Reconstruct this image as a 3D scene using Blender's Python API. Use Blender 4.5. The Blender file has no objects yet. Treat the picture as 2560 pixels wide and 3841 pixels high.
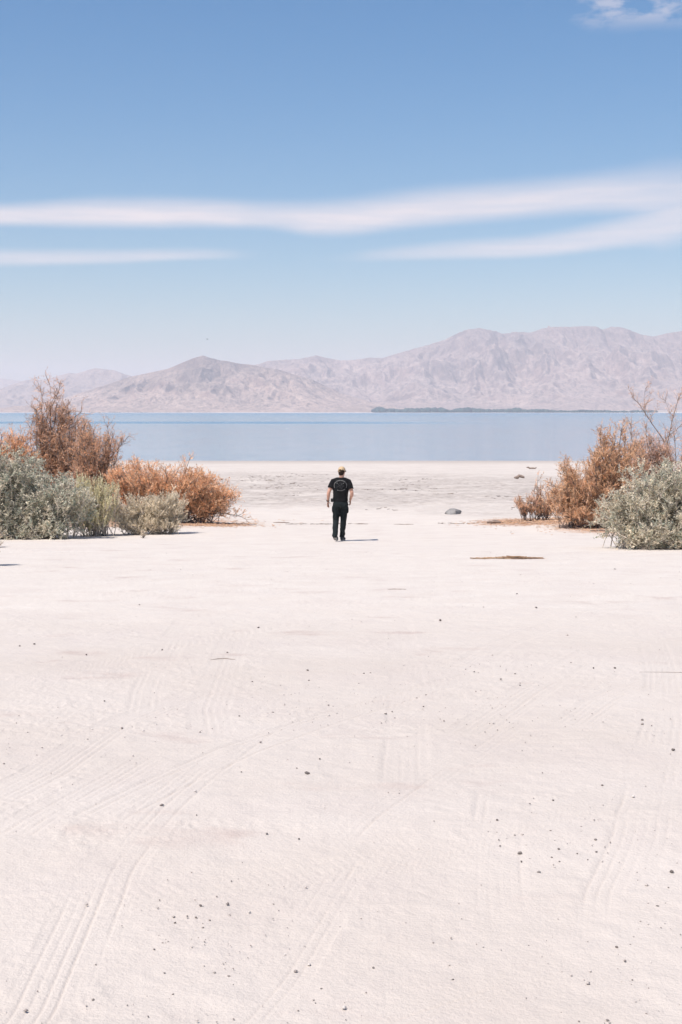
import bpy, bmesh, math, random
import numpy as np
from mathutils import Vector, Matrix, Euler
from mathutils.bvhtree import BVHTree

# ------------------------------------------------------------------ camera, sky, sun, exposure
sc = bpy.context.scene
C = sc.collection
R = math.radians
EYE = 1.75
cam_d = bpy.data.cameras.new("camera"); cam = bpy.data.objects.new("camera", cam_d); C.objects.link(cam)
cam_d.sensor_fit = 'VERTICAL'; cam_d.sensor_height = 36.0; cam_d.sensor_width = 24.0; cam_d.lens = 50.0
cam_d.clip_start = 0.1; cam_d.clip_end = 120000.0
cam.location = (0, 0, EYE); cam.rotation_euler = (R(90 - 4.02), 0, 0)
sc.camera = cam

SUN_AZ, SUN_EL = 50.0, 59.0            # degrees left of straight behind the camera / above the horizon
to_sun = Vector((-math.sin(R(SUN_AZ)) * math.cos(R(SUN_EL)), -math.cos(R(SUN_AZ)) * math.cos(R(SUN_EL)), math.sin(R(SUN_EL))))
SKY_STRENGTH = 0.112
world = bpy.data.worlds.new("World"); sc.world = world; world.use_nodes = True
sun_d = bpy.data.lights.new("sun", 'SUN'); sun_d.energy = 4.75; sun_d.angle = R(0.53); sun_d.color = (1.0, 0.93, 0.855)
sun = bpy.data.objects.new("sun", sun_d); C.objects.link(sun)
sun.rotation_euler = (-to_sun).to_track_quat('-Z', 'Y').to_euler(); sun.location = (-30, -20, 60)

vs = sc.view_settings
vs.view_transform = 'Standard'; vs.look = 'None'; vs.gamma = 1.0; vs.exposure = 0.2; vs.use_curve_mapping = False
sc.cycles.max_bounces = 6; sc.cycles.diffuse_bounces = 3; sc.cycles.glossy_bounces = 2
sc.cycles.transmission_bounces = 2; sc.cycles.transparent_max_bounces = 4; sc.cycles.volume_bounces = 2
sc.cycles.use_denoising = True


class NT:
    """small node-tree helper"""
    def __init__(self, tree):
        self.t = tree; tree.nodes.clear()
    def n(self, typ, ins=None, **kw):
        nd = self.t.nodes.new(typ)
        for k, v in kw.items():
            setattr(nd, k, v)
        for k, v in (ins or {}).items():
            s = nd.inputs[k]
            if isinstance(v, bpy.types.NodeSocket):
                self.t.links.new(v, s)
            else:
                s.default_value = v
        return nd
    def math(self, op, a, b=None, c=None, clamp=False):
        i = {0: a}
        if b is not None: i[1] = b
        if c is not None: i[2] = c
        return self.n('ShaderNodeMath', i, operation=op, use_clamp=clamp).outputs[0]
    def ramp(self, fac, stops, interp='LINEAR'):
        nd = self.n('ShaderNodeValToRGB', {0: fac}); cr = nd.color_ramp; cr.interpolation = interp
        while len(cr.elements) > 1: cr.elements.remove(cr.elements[-1])
        for i, (p, c) in enumerate(stops):
            e = cr.elements[0] if i == 0 else cr.elements.new(p)
            e.position = p
            e.color = (c, c, c, 1) if isinstance(c, (int, float)) else (*c, 1)
        return nd.outputs[0]
    def mix(self, fac, a, b, blend='MIX'):
        nd = self.n('ShaderNodeMix', data_type='RGBA', blend_type=blend)
        for s, v in ((nd.inputs[0], fac), (nd.inputs[6], a), (nd.inputs[7], b)):
            if isinstance(v, bpy.types.NodeSocket): self.t.links.new(v, s)
            else: s.default_value = v if isinstance(v, (int, float)) else ((*v, 1) if len(v) == 3 else v)
        return nd.outputs[2]
    def noise(self, vec, scale, detail=4, rough=0.55, out=0, dist=0.0):
        return self.n('ShaderNodeTexNoise', {'Vector': vec, 'Scale': scale, 'Detail': detail, 'Roughness': rough, 'Distortion': dist}).outputs[out]
    def mapr(self, v, a, b, c=0.0, d=1.0, mode='LINEAR'):
        nd = self.n('ShaderNodeMapRange', {0: v, 1: a, 2: b, 3: c, 4: d}, interpolation_type=mode)
        return nd.outputs[0]
    def curve(self, v, pts):
        nd = self.n('ShaderNodeFloatCurve', {'Value': v, 'Factor': 1.0}); cu = nd.mapping.curves[0]
        while len(cu.points) > 2: cu.points.remove(cu.points[1])
        for i, (x, y) in enumerate(pts):
            if i == 0: p = cu.points[0]; p.location = (x, y)
            elif i == len(pts) - 1: p = cu.points[-1]; p.location = (x, y)
            else: cu.points.new(x, y)
        nd.mapping.update()
        return nd.outputs[0]


def build_sky():
    n = NT(world.node_tree)
    sky = n.n('ShaderNodeTexSky', sky_type='NISHITA', sun_disc=False, sun_elevation=R(SUN_EL), sun_rotation=math.atan2(to_sun.x, to_sun.y),
              altitude=0, air_density=1.0, dust_density=1.1, ozone_density=3.0)
    tc = n.n('ShaderNodeTexCoord'); sep = n.n('ShaderNodeSeparateXYZ', {0: tc.outputs['Generated']})
    x, y, z = sep.outputs
    az = n.math('MULTIPLY', n.math('ARCTAN2', x, y), 57.29578)                    # degrees right of the view
    hor = n.math('SQRT', n.math('ADD', n.math('MULTIPLY', x, x), n.math('MULTIPLY', y, y)))
    el = n.math('MULTIPLY', n.math('ARCTAN2', z, hor), 57.29578)                  # degrees above the horizon
    dvec = n.n('ShaderNodeCombineXYZ', {0: az, 1: el}).outputs[0]
    warp = n.noise(n.n('ShaderNodeVectorMath', {0: dvec, 1: (0.09, 0.35, 0)}, operation='MULTIPLY').outputs[0], 1.0, 3, 0.5)
    elw = n.math('ADD', el, n.math('MULTIPLY', n.math('SUBTRACT', warp, 0.5), 0.35))
    streak = n.noise(n.n('ShaderNodeVectorMath', {0: dvec, 1: (0.30, 3.2, 0)}, operation='MULTIPLY').outputs[0], 1.0, 5, 0.6)
    u = n.mapr(az, -30.0, 30.0)                                                   # long smooth bands seen side on
    def band(centre, half, dens):
        c = n.math('MULTIPLY', n.curve(u, [((a + 30) / 60, v / 20) for a, v in centre]), 20)
        h = n.math('MULTIPLY', n.curve(u, [((a + 30) / 60, v / 2) for a, v in half]), 2)
        d = n.curve(u, [((a + 30) / 60, v) for a, v in dens])
        t = n.math('DIVIDE', n.math('SUBTRACT', elw, c), h)
        up = n.mapr(t, -0.05, 1.4, 1.0, 0.0, 'SMOOTHSTEP')
        dn = n.mapr(t, -1.25, -0.3, 0.0, 1.0, 'SMOOTHSTEP')
        return n.math('MULTIPLY', n.math('MULTIPLY', up, dn), d)
    b1 = band([(-30, 6.9), (-13.5, 7.6), (-8.5, 7.78), (-3, 7.74), (-0.9, 7.62), (3.4, 8.05), (7.7, 8.3), (10.8, 8.5), (13.5, 8.45), (30, 9.3)],
              [(-30, .4), (-13.5, .42), (-8.5, .58), (-3, .55), (-0.9, .68), (3.4, .75), (7.7, .74), (10.8, .85), (13.5, 1.15), (30, 1.3)],
              [(-30, .5), (-13.5, .86), (-8.5, .9), (-4.5, .85), (-3, .7), (-0.9, .86), (5, .82), (10.8, .70), (13.5, .60), (30, .5)])
    b2 = band([(-30, 6.0), (-1, 6.05), (1.3, 6.2), (4.5, 6.38), (7.7, 6.5), (10.8, 6.95), (12.2, 7.25), (13.5, 7.7), (30, 8.4)],
              [(-30, .1), (-1, .15), (1.3, .28), (4.5, .38), (7.7, .45), (10.8, .6), (12.2, .85), (13.5, 1.2), (30, 1.3)],
              [(-30, .0), (-1.5, .0), (1.3, .25), (4.5, .55), (7.7, .68), (10.8, .7), (13.5, .68), (30, .5)])
    b3 = band([(-30, 5.4), (-13.5, 5.97), (-9, 6.08), (-6, 6.18), (-3.5, 6.2), (30, 6.4)],
              [(-30, .3), (-13.5, .36), (-9, .3), (-6, .26), (-3.5, .2), (30, .2)],
              [(-30, .4), (-13.5, .55), (-9, .55), (-6.5, .46), (-4.4, .22), (-2.6, .0), (30, .0)])
    # torn puffs of thin cloud high up
    puff = n.noise(n.n('ShaderNodeVectorMath', {0: dvec, 1: (0.42, 1.0, 0)}, operation='MULTIPLY').outputs[0], 1.0, 5, 0.55)
    reg = n.math('MULTIPLY', n.mapr(el, 14.2, 15.2, 0, 1, 'SMOOTHSTEP'),
                 n.math('MULTIPLY', n.mapr(az, 8.0, 10.5, 0, 1, 'SMOOTHSTEP'), n.mapr(el, 20, 30, 1.0, 0.2)))
    pf = n.math('MULTIPLY', n.mapr(puff, 0.45, 0.60, 0, 0.42, 'SMOOTHSTEP'), reg)
    tot = n.math('MAXIMUM', n.math('MAXIMUM', b1, b2), n.math('MAXIMUM', b3, pf))
    tot = n.math('MULTIPLY', tot, n.mapr(streak, 0.3, 0.7, 0.82, 1.10), clamp=True)
    graded = n.n('ShaderNodeHueSaturation', {'Saturation': 1.42, 'Color': sky.outputs[0]}).outputs[0]
    graded = n.mix(1.0, graded, (.985, .952, .935), 'MULTIPLY')
    k = 0.93 / SKY_STRENGTH
    col = n.mix(tot, graded, (0.865 * k, 0.765 * k, 0.765 * k))
    bg = n.n('ShaderNodeBackground', {0: col, 1: SKY_STRENGTH})
    n.n('ShaderNodeOutputWorld', {0: bg.outputs[0]})
build_sky()

# ------------------------------------------------------------------ helpers
rng = np.random.default_rng(7)
random.seed(7)
MATS = {}
def material(name, fn):
    m = bpy.data.materials.new(name); m.use_nodes = True
    n = NT(m.node_tree); fn(n, m); MATS[name] = m
    return m
def principled(n, col, rough=0.8, spec=0.3, normal=None, **kw):
    ins = {'Base Color': col if isinstance(col, bpy.types.NodeSocket) else (*col, 1), 'Roughness': rough, 'Specular IOR Level': spec}
    if normal is not None: ins['Normal'] = normal
    ins.update(kw)
    b = n.n('ShaderNodeBsdfPrincipled', ins)
    n.n('ShaderNodeOutputMaterial', {0: b.outputs[0]})
    return b
def tag(o, label=None, cat=None, group=None, kind=None):
    if label: o['label'] = label
    if cat: o['category'] = cat
    if group: o['group'] = group
    if kind: o['kind'] = kind
    return o
def link(name, me, mat=None, parent=None, loc=None):
    o = bpy.data.objects.new(name, me); C.objects.link(o)
    if mat is not None: me.materials.append(mat)
    if parent is not None: o.parent = parent
    if loc is not None: o.location = loc
    return o
def empty(name, loc=(0, 0, 0), rz=0.0):
    o = bpy.data.objects.new(name, None); C.objects.link(o)
    o.empty_display_size = 0.2; o.location = loc; o.rotation_euler = (0, 0, rz)
    return o
def np_mesh(name, V, F, smooth=False):
    """V (n,3), F (m,k) with constant k"""
    V = np.ascontiguousarray(V, dtype=np.float32); F = np.ascontiguousarray(F, dtype=np.int32)
    me = bpy.data.meshes.new(name); k = F.shape[1]
    me.vertices.add(len(V)); me.vertices.foreach_set('co', V.ravel())
    me.loops.add(F.size); me.loops.foreach_set('vertex_index', F.ravel())
    me.polygons.add(len(F)); me.polygons.foreach_set('loop_start', np.arange(0, F.size, k, dtype=np.int32))
    me.polygons.foreach_set('loop_total', np.full(len(F), k, dtype=np.int32))
    if smooth: me.polygons.foreach_set('use_smooth', np.ones(len(F), dtype=bool))
    me.update(calc_edges=True)
    return me
def grid_faces(nr, nc):
    i = np.arange(nr - 1)[:, None] * nc + np.arange(nc - 1)[None, :]
    return np.stack([i, i + 1, i + nc + 1, i + nc], -1).reshape(-1, 4)
def set_color(me, col, name='tint'):
    """per-point tint, individual variation of leaves and stones"""
    a = me.attributes.new(name, 'FLOAT_COLOR', 'POINT')
    c = np.ones((len(me.vertices), 4), dtype=np.float32); c[:, :3] = col
    a.data.foreach_set('color', c.ravel())
_perm = np.random.default_rng(3).random((256, 256)).astype(np.float64)
def vnoise(x, y):
    xi = np.floor(x).astype(int); yi = np.floor(y).astype(int); fx = x - xi; fy = y - yi
    fx = fx * fx * fx * (fx * (fx * 6 - 15) + 10); fy = fy * fy * fy * (fy * (fy * 6 - 15) + 10)
    a = _perm[xi & 255, yi & 255]; b = _perm[(xi + 1) & 255, yi & 255]
    c = _perm[xi & 255, (yi + 1) & 255]; d = _perm[(xi + 1) & 255, (yi + 1) & 255]
    return (a + (b - a) * fx) * (1 - fy) + (c + (d - c) * fx) * fy
def fbm(x, y, o=4, g=0.5):
    s = 0; a = 1; t = 0
    for i in range(o):
        s = s + a * vnoise(x * 2 ** i + 17.3 * i, y * 2 ** i - 9.1 * i); t += a; a *= g
    return s / t
def ridged(x, y, o=5, g=0.5):
    s = 0; a = 1; t = 0
    for i in range(o):
        s = s + a * (1 - np.abs(2 * vnoise(x * 2 ** i + 31.7 * i, y * 2 ** i + 5.3 * i) - 1)); t += a; a *= g
    return s / t
def sstep(a, b, x):
    t = np.clip((x - a) / (b - a), 0, 1); return t * t * (3 - 2 * t)

# ------------------------------------------------------------------ the ground
PY = np.array([-4000, -60, 6, 13, 20, 27, 33.7, 42, 55, 75, 100, 132, 160, 240, 420, 900])
PZ = np.array([0.6, 0.3, 0.0, -.30, -.63, -.98, -1.32, -1.62, -1.80, -2.05, -2.42, -2.75, -3.2, -5, -9, -12])
WATER = -2.75
def ground_z(x, y):
    x = np.asarray(x, float); y = np.asarray(y, float)
    z = np.interp(y, PY, PZ)
    near = np.clip(1 - np.abs(y) / 150, 0.0, 1)
    z = z + (fbm(x * 0.11 + 3, y * 0.11 + 8, 3) - .5) * 0.16 * near * sstep(4, 20, np.abs(y))
    z = z + (fbm(x * 0.6 + 40, y * 0.6, 3) - .5) * 0.03 * near
    rough = sstep(44, 56, y) * (1 - sstep(84, 118, y))
    z = z + rough * (fbm(x * 0.35, y * 0.35 + 50, 4) - .5) * 0.26 * sstep(50, 0, np.abs(x) * 0.5)
    # low drift of wind-blown sand under the bushes
    for bx, by, br, bh in MOUNDS:
        z = z + bh * np.exp(-(((x - bx) / br) ** 2 + ((y - by) / (br * 0.8)) ** 2))
    return z
MOUNDS = [(8.2, 41.5, 3.6, 0.16), (-8.0, 42.5, 5.0, 0.15), (7.6, 30.6, 1.6, 0.05)]
def gz(x, y): return float(ground_z(np.array([x]), np.array([y]))[0])

def curve_y(pts):
    p = np.array(pts, float)
    return p[:, 0], p[:, 1]
# wheel ruts pressed into the sand: centre line points (x, y), width, depth, direction the line runs in, tread
TRACKS = []
def track(pts, width=0.24, depth=0.006, along='y', lines=6, lug=0.0, fade=0.5, seed=0):
    TRACKS.append((np.array(pts, float), width, depth, along, lines, lug, fade, seed))
track([(-.93, 3.2), (-.85, 4.02), (-.87, 4.54), (-.90, 5.38), (-.84, 6.0), (-.70, 7.0), (-.40, 8.6)], .27, .006, 'y', 7, 0, .47, 1)
track([(-.62, 3.3), (-.33, 3.95), (-.22, 4.32), (-.10, 4.93), (.02, 5.54), (.19, 6.09), (.55, 7.1), (1.2, 8.8)], .27, .0075, 'y', 7, 0, .36, 2)
track([(-1.6, 4.86), (-1.04, 4.93), (-.56, 5.07), (0, 5.32), (.34, 5.58), (.70, 5.96), (1.11, 6.34), (1.9, 7.2), (2.6, 8.2)], .30, .006, 'x', 6, .7, .33, 3)
track([(.93, 4.7), (1.0, 5.07), (1.22, 5.72), (1.55, 6.97), (1.95, 8.5), (2.47, 10.87), (2.99, 13.76)], .26, .0075, 'y', 6, 0, .34, 4)
track([(.30, 6.6), (.37, 7.97), (.48, 10.2), (.56, 12.62), (.6, 15)], .26, .005, 'y', 6, .5, .42, 5)
track([(-1.62, 6.2), (-1.46, 6.97), (-1.34, 8.23), (-1.22, 8.7), (-.8, 10.2)], .28, .009, 'y', 7, 0, .36, 6)
track([(-1.1, 5.9), (-.86, 6.67), (-.55, 7.58), (-.13, 8.49), (.6, 9.8), (1.6, 11.4)], .28, .009, 'y', 6, 0, .36, 7)
track([(-1.2, 8.6), (-1.33, 9.78), (-1.52, 12.62), (-1.6, 15)], .26, .006, 'y', 6, 0, .38, 8)
track([(-.72, 7.9), (-.84, 8.89), (-.94, 11.86), (-1.0, 14)], .28, .006, 'y', 6, 0, .38, 9)
track([(.7, 8.0), (1.1, 9.1), (1.75, 10.87), (2.6, 13)], .3, .010, 'y', 7, 0, .36, 10)
track([(-1.8, 5.0), (-1.35, 5.8), (-1.1, 6.9), (-.95, 7.7)], .28, .007, 'y', 7, 0, .36, 11)
track([(.52, 3.5), (.50, 4.3), (.58, 5.3), (.78, 6.8), (.9, 8)], .24, .006, 'y', 6, .4, .45, 12)
track([(-.45, 3.3), (.1, 3.85), (.62, 4.25), (1.3, 4.75)], .26, .006, 'y', 7, 0, .42, 13)
track([(1.3, 8.2), (1.75, 9.3), (2.5, 10.6), (3.4, 12.2)], .28, .009, 'y', 7, 0, .38, 14)
track([(-2.6, 9.0), (-2.2, 10.4), (-1.4, 12.4), (-.2, 15)], .30, .010, 'y', 7, 0, .38, 15)
track([(1.0, 11.0), (1.4, 12.4), (2.3, 14.4), (3.4, 16.5)], .30, .011, 'y', 7, 0, .4, 16)
track([(-2.2, 7.3), (-.6, 7.75), (.9, 8.0), (2.4, 8.1)], .30, .007, 'x', 6, .5, .42, 17)

def rut_height(X, Y):
    H = np.zeros_like(X); D = np.zeros_like(X)
    for pts, w, dep, along, nl, lug, fade, seed in TRACKS:
        t = np.linspace(0, 1, 200); k = np.linspace(0, 1, len(pts))
        # smoothed centre line
        P = np.stack([np.interp(t, k, pts[:, 0]), np.interp(t, k, pts[:, 1])], 1)
        for _ in range(25):
            P[1:-1] = (P[:-2] + 2 * P[1:-1] + P[2:]) / 4
        a, b = (1, 0) if along == 'y' else (0, 1)
        A = Y if along == 'y' else X; B = X if along == 'y' else Y
        m = (A > P[0, a]) & (A < P[-1, a])
        c = np.interp(A[m], P[:, a], P[:, b])
        sl = np.gradient(P[:, b], P[:, a]); sl = np.interp(A[m], P[:, a], sl)
        lat = (B[m] - c) / np.sqrt(1 + sl * sl)
        ln = A[m] * np.sqrt(1 + sl * sl)
        edge = sstep(w * .54, w * .44, np.abs(lat))
        per = w / nl
        wob = (vnoise(ln * 3 + seed * 7, lat * 0 + seed) - .5) * 0.006
        ph = (lat + wob) / per
        jitter = _perm[(np.floor(ph).astype(int) + seed * 13) & 255, 5]
        g = np.clip(0.5 + 0.5 * np.cos(2 * np.pi * (ph - np.floor(ph) - .5)), 0, 1) ** 9 * (0.15 + 0.85 * jitter)
        if lug:
            g = g * (1 - .6 * lug) + lug * 0.38 * np.clip(np.sin(2 * np.pi * (ln / 0.045 + np.sign(lat) * lat / .09)), 0, 1) ** 2
        seen = sstep(fade - .10, fade + .16, fbm(ln * .9 + seed * 5.1, lat * 4 + seed * 3.3, 3)) 
        ends = sstep(P[0, a], P[0, a] + .4, A[m]) * sstep(P[-1, a], P[-1, a] - .8, A[m])
        h = -dep * (0.2 + .95 * g) * edge + dep * 0.12 * np.exp(-((np.abs(lat) - w * .54) / .02) ** 2)
        h = h * seen * ends
        H[m] += h; D[m] = np.maximum(D[m], edge * seen * ends)
    return H, D

def build_ground():
    fine = np.linspace(-.29, .29, 440)
    step = fine[1] - fine[0]; out = []; v = .29; off = 0; s = step
    while v < 3.0:
        s *= 1.16; v += s; out.append((v, 0.0))
    out = np.array(out); e = np.linspace(0, 1, len(out)); extra = 1500 * e ** 5
    t = np.concatenate([-out[::-1, 0], fine, out[:, 0]]); ex = np.concatenate([-extra[::-1], np.zeros(len(fine)), extra])
    back = -np.geomspace(.5, 3000, 30)[::-1]
    ys = np.concatenate([back, np.linspace(-.3, 3.3, 24), np.geomspace(3.35, 9, 365), np.geomspace(9.03, 16, 170), np.geomspace(16.1, 62, 190), np.geomspace(62.6, 140, 60), np.geomspace(142, 900, 20)])
    Yg = np.repeat(ys[:, None], len(t), 1)
    w = np.where(ys > 3.3, ys, 3.3 + np.maximum(3.3 - ys, 0) * 0.4)
    X = t[None, :] * w[:, None] + ex[None, :]
    Z = ground_z(X, Yg)
    H, D = rut_height(X, Yg)
    near = (Yg > 2) & (Yg < 30)
    lump = (fbm(X * 5 + 9, Yg * 5, 3) - .5) * .012 * (1 - .75 * D) + (fbm(X * 22, Yg * 22, 2) - .5) * .004 * (1 - .8 * D)
    # loose crust in patches
    crust = sstep(.52, .66, fbm(X * .8 + 2, Yg * .8 + 7, 3)) * (1 - D)
    lump = lump + crust * (fbm(X * 40, Yg * 40, 2) - .5) * .010
    Z = Z + np.where(near, H + lump, 0)
    V = np.stack([X, Yg, Z], -1).reshape(-1, 3)
    me = np_mesh('ground', V, grid_faces(len(ys), len(t)), True)
    return me

def mat_ground(n, m):
    pos = n.n('ShaderNodeNewGeometry').outputs['Position']
    sp = n.n('ShaderNodeSeparateXYZ', {0: pos}); x, y, z = sp.outputs
    flat = n.n('ShaderNodeVectorMath', {0: pos, 1: (1, 1, 0)}, operation='MULTIPLY').outputs[0]
    big = n.noise(flat, 0.35, 4, 0.6); mid = n.noise(flat, 1.6, 5, 0.6); fine = n.noise(flat, 55, 3, 0.7); grain = n.noise(flat, 240, 2, 0.7)
    col = n.mix(n.mapr(big, .3, .72), (0.597, 0.541, 0.488), (0.535, 0.472, 0.415))
    # paler salt crust on the open flat, warmer sand close by
    salt = n.mapr(n.math('ADD', y, n.math('MULTIPLY', n.math('SUBTRACT', big, .5), 9)), 11.5, 17.5, 0, 1, 'SMOOTHSTEP')
    col = n.mix(salt, col, n.mix(n.mapr(mid, .35, .7), (0.63, 0.577, 0.52), (0.595, 0.534, 0.476)))
    # damp pinkish-brown patches
    damp = n.math('MULTIPLY', n.mapr(n.noise(n.n('ShaderNodeVectorMath', {0: flat, 1: (.8, 1.3, 0)}, operation='MULTIPLY').outputs[0], 0.9, 4, .62), .57, .70, 0, 1, 'SMOOTHSTEP'), n.mapr(mid, .4, .62))
    col = n.mix(n.math('MULTIPLY', damp, .62), col, (0.45, 0.36, 0.32))
    # rough grey beach flat before the water
    fl = n.n('ShaderNodeVectorMath', {0: flat, 1: (.42, .42, 0)}, operation='MULTIPLY').outputs[0]
    bz = n.math('ADD', y, n.math('MULTIPLY', n.math('SUBTRACT', n.noise(flat, .06, 3), .5), 40))
    zone = n.math('MULTIPLY', n.mapr(bz, 46, 60, 0, 1, 'SMOOTHSTEP'), n.mapr(bz, 74, 108, 1, 0.25, 'SMOOTHSTEP'))
    greys = n.ramp(n.noise(fl, 7.0, 5, .72), [(.32, (.24, .205, .175)), (.46, (.40, .35, .31)), (.56, (.50, .45, .405)), (.68, (.61, .555, .505))])
    col = n.mix(n.math('MULTIPLY', zone, n.mapr(n.noise(fl, 0.9, 4, .65), .36, .54, .25, .95)), col, greys)
    # wet strand lines left by the lake
    wr = n.noise(n.n('ShaderNodeVectorMath', {0: flat, 1: (.16, .55, 0)}, operation='MULTIPLY').outputs[0], 1.0, 5, .65)
    strand = n.math('MULTIPLY', n.mapr(wr, .56, .66), n.mapr(y, 70, 100))
    col = n.mix(n.math('MULTIPLY', strand, .3), col, (.41, .36, .33))
    wet = n.mapr(z, WATER + .04, WATER + .14, 1, 0)
    col = n.mix(n.math('MULTIPLY', wet, .6), col, (.36, .31, .28))
    # orange needle litter under the tamarisks
    def spot(cx, cy, rx, ry):
        dx = n.math('DIVIDE', n.math('SUBTRACT', x, cx), rx); dy = n.math('DIVIDE', n.math('SUBTRACT', y, cy), ry)
        return n.math('SQRT', n.math('ADD', n.math('MULTIPLY', dx, dx), n.math('MULTIPLY', dy, dy)))
    wob = n.math('MULTIPLY', n.math('SUBTRACT', n.noise(flat, 1.3, 5, .65), .5), 1.1)
    lit = None
    for s in ((8.4, 40.5, 2.6, 4.6), (6.2, 43.0, 2.2, 2.6), (-7.6, 43.0, 4.6, 4.0)):
        k = n.mapr(n.math('ADD', spot(*s), wob), .75, 1.12, 1, 0, 'SMOOTHSTEP')
        lit = k if lit is None else n.math('MAXIMUM', lit, k)
    col = n.mix(n.math('MULTIPLY', lit, n.mapr(fine, .3, .6, .45, .9)), col, (.42, .23, .125))
    # grit, thicker in coarse patches
    coarse = n.mapr(n.noise(flat, .75, 4, .6), .48, .62, .25, 1.0, 'SMOOTHSTEP')
    spk = n.mapr(grain, .60, .70); col = n.mix(n.math('MULTIPLY', n.math('MULTIPLY', spk, coarse), .6), col, (.40, .34, .31))
    col = n.mix(n.math('MULTIPLY', n.mapr(fine, .35, .75, 0, .42), coarse), col, (.50, .43, .40))
    b1 = n.n('ShaderNodeBump', {'Height': fine, 'Strength': .42, 'Distance': .014})
    b2 = n.n('ShaderNodeBump', {'Height': n.noise(flat, 7, 5, .65), 'Strength': .35, 'Distance': .03, 'Normal': b1.outputs[0]})
    b2 = n.n('ShaderNodeBump', {'Height': n.noise(flat, 2.2, 4, .7), 'Strength': n.math('MULTIPLY', zone, .8), 'Distance': .12, 'Normal': b2.outputs[0]})
    principled(n, col, .95, .1, b2.outputs[0])
material('salt_sand', mat_ground)
ground = link('ground', build_ground(), MATS['salt_sand']); tag(ground, 'pale salty sand flat crossed by faint tyre tracks', kind='structure')

# ------------------------------------------------------------------ the lake
def mat_water(n, m):
    pos = n.n('ShaderNodeNewGeometry').outputs['Position']
    sp = n.n('ShaderNodeSeparateXYZ', {0: pos}); x, y, z = sp.outputs
    def sc_(v): return n.n('ShaderNodeVectorMath', {0: pos, 1: v}, operation='MULTIPLY').outputs[0]
    # wind lanes: ruffled water lies darker than the smooth slicks
    lane = n.noise(sc_((.00035, .0016, 0)), 1.0, 4, .55)
    far = n.mapr(y, 140, 3000)
    ruff = n.math('MULTIPLY', n.mapr(lane, .42, .62, .25, 1.0), n.mapr(y, 700, 2600, 1.0, .25))
    band = n.math('MULTIPLY', n.mapr(n.math('ABSOLUTE', n.math('SUBTRACT', n.math('ADD', y, n.math('MULTIPLY', n.math('SUBTRACT', n.noise(sc_((.0012, .0008, 0)), 1.0, 3), .5), 160)), 600)), 25, 90, 1, 0, 'SMOOTHSTEP'),
                  n.mapr(n.math('ADD', x, n.math('MULTIPLY', n.noise(sc_((.004, .02, 0)), 1.0, 3), 120)), 40, 130, 1, .0, 'SMOOTHSTEP'))
    dash = n.noise(sc_((.20, .045, 0)), 1.0, 4, .7)
    ruff = n.math('MULTIPLY', ruff, n.mapr(dash, .38, .64, .35, 1.9))
    ruff = n.math('ADD', ruff, n.math('MULTIPLY', band, 2.4))
    w1 = n.noise(sc_((.35, 1.3, 0)), 1.0, 5, .65); w2 = n.noise(sc_((.10, .22, 0)), 1.0, 4, .55)
    hgt = n.math('ADD', n.math('MULTIPLY', w1, .10), n.math('MULTIPLY', w2, .32))
    bmp = n.n('ShaderNodeBump', {'Height': hgt, 'Strength': n.math('MULTIPLY', ruff, .5), 'Distance': 1.0})
    rough = n.math('ADD', .10, n.math('MULTIPLY', n.math('ADD', far, band), .12))
    principled(n, (.155, .26, .345), rough, .5, bmp.outputs[0], IOR=1.333)
material('lake_water', mat_water)
lv = [(-38000, 112, WATER), (38000, 112, WATER), (38000, 9400, WATER), (-38000, 9400, WATER)]
xs = np.concatenate([-np.geomspace(300, 38000, 14)[::-1], np.linspace(-240, 240, 9), np.geomspace(300, 38000, 14)]); ysw = np.geomspace(112, 9400, 40)
XX, YY = np.meshgrid(xs, ysw)
lake = link('lake_water', np_mesh('lake_water', np.stack([XX, YY, np.full_like(XX, WATER)], -1).reshape(-1, 3), grid_faces(len(ysw), len(xs))), MATS['lake_water'])
tag(lake, 'calm pale blue lake between the beach and the mountains', kind='structure')

# ------------------------------------------------------------------ far shore, mountains
def shore_y(x): return 8300 + 350 * (fbm(x / 1900.0 + 11, x * 0 + 2, 3) - .5) - 1100 * sstep(-300, 2300, x)
def build_far_shore():
    xs = np.concatenate([-np.geomspace(3100, 36000, 40)[::-1], np.linspace(-3000, 3000, 260), np.geomspace(3100, 36000, 40)])
    d = np.concatenate([[-500, -120], np.linspace(-30, 400, 24), np.geomspace(440, 18000, 44)])
    X, Dd = np.meshgrid(xs, d); Y = shore_y(X) + Dd
    Z = WATER + np.where(Dd < 0, Dd * .02, Dd * .0016 + 1.2 * sstep(0, 60, Dd) + (fbm(X / 160, Y / 160, 3) - .45) * 3.5 * sstep(20, 300, Dd) + np.maximum(Dd - 500, 0) * .006)
    Z = np.minimum(Z, 140 + 0 * Z)
    return np_mesh('far_shore', np.stack([X, Y, Z], -1).reshape(-1, 3), grid_faces(len(d), len(xs)), True)
def mat_plain(n, m):
    pos = n.n('ShaderNodeNewGeometry').outputs['Position']
    a = n.noise(n.n('ShaderNodeVectorMath', {0: pos, 1: (.0016, .0045, 0)}, operation='MULTIPLY').outputs[0], 1, 5, .6)
    b = n.noise(n.n('ShaderNodeVectorMath', {0: pos, 1: (.009, .009, 0)}, operation='MULTIPLY').outputs[0], 1, 5, .65)
    z = n.n('ShaderNodeSeparateXYZ', {0: pos}).outputs[2]
    col = n.ramp(a, [(.35, (.34, .27, .22)), (.5, (.44, .36, .30)), (.64, (.62, .55, .49))])
    col = n.mix(n.mapr(b, .45, .65, 0, .6), col, (.30, .25, .205))
    col = n.mix(n.mapr(z, WATER + 1.0, WATER + 3.2, .8, 0), col, (.74, .69, .65))
    principled(n, col, .95, .1)
material('alluvial_plain', mat_plain)
tag(link('far_shore', build_far_shore(), MATS['alluvial_plain']), 'pale flat shore across the lake at the foot of the mountains', kind='structure')

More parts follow.
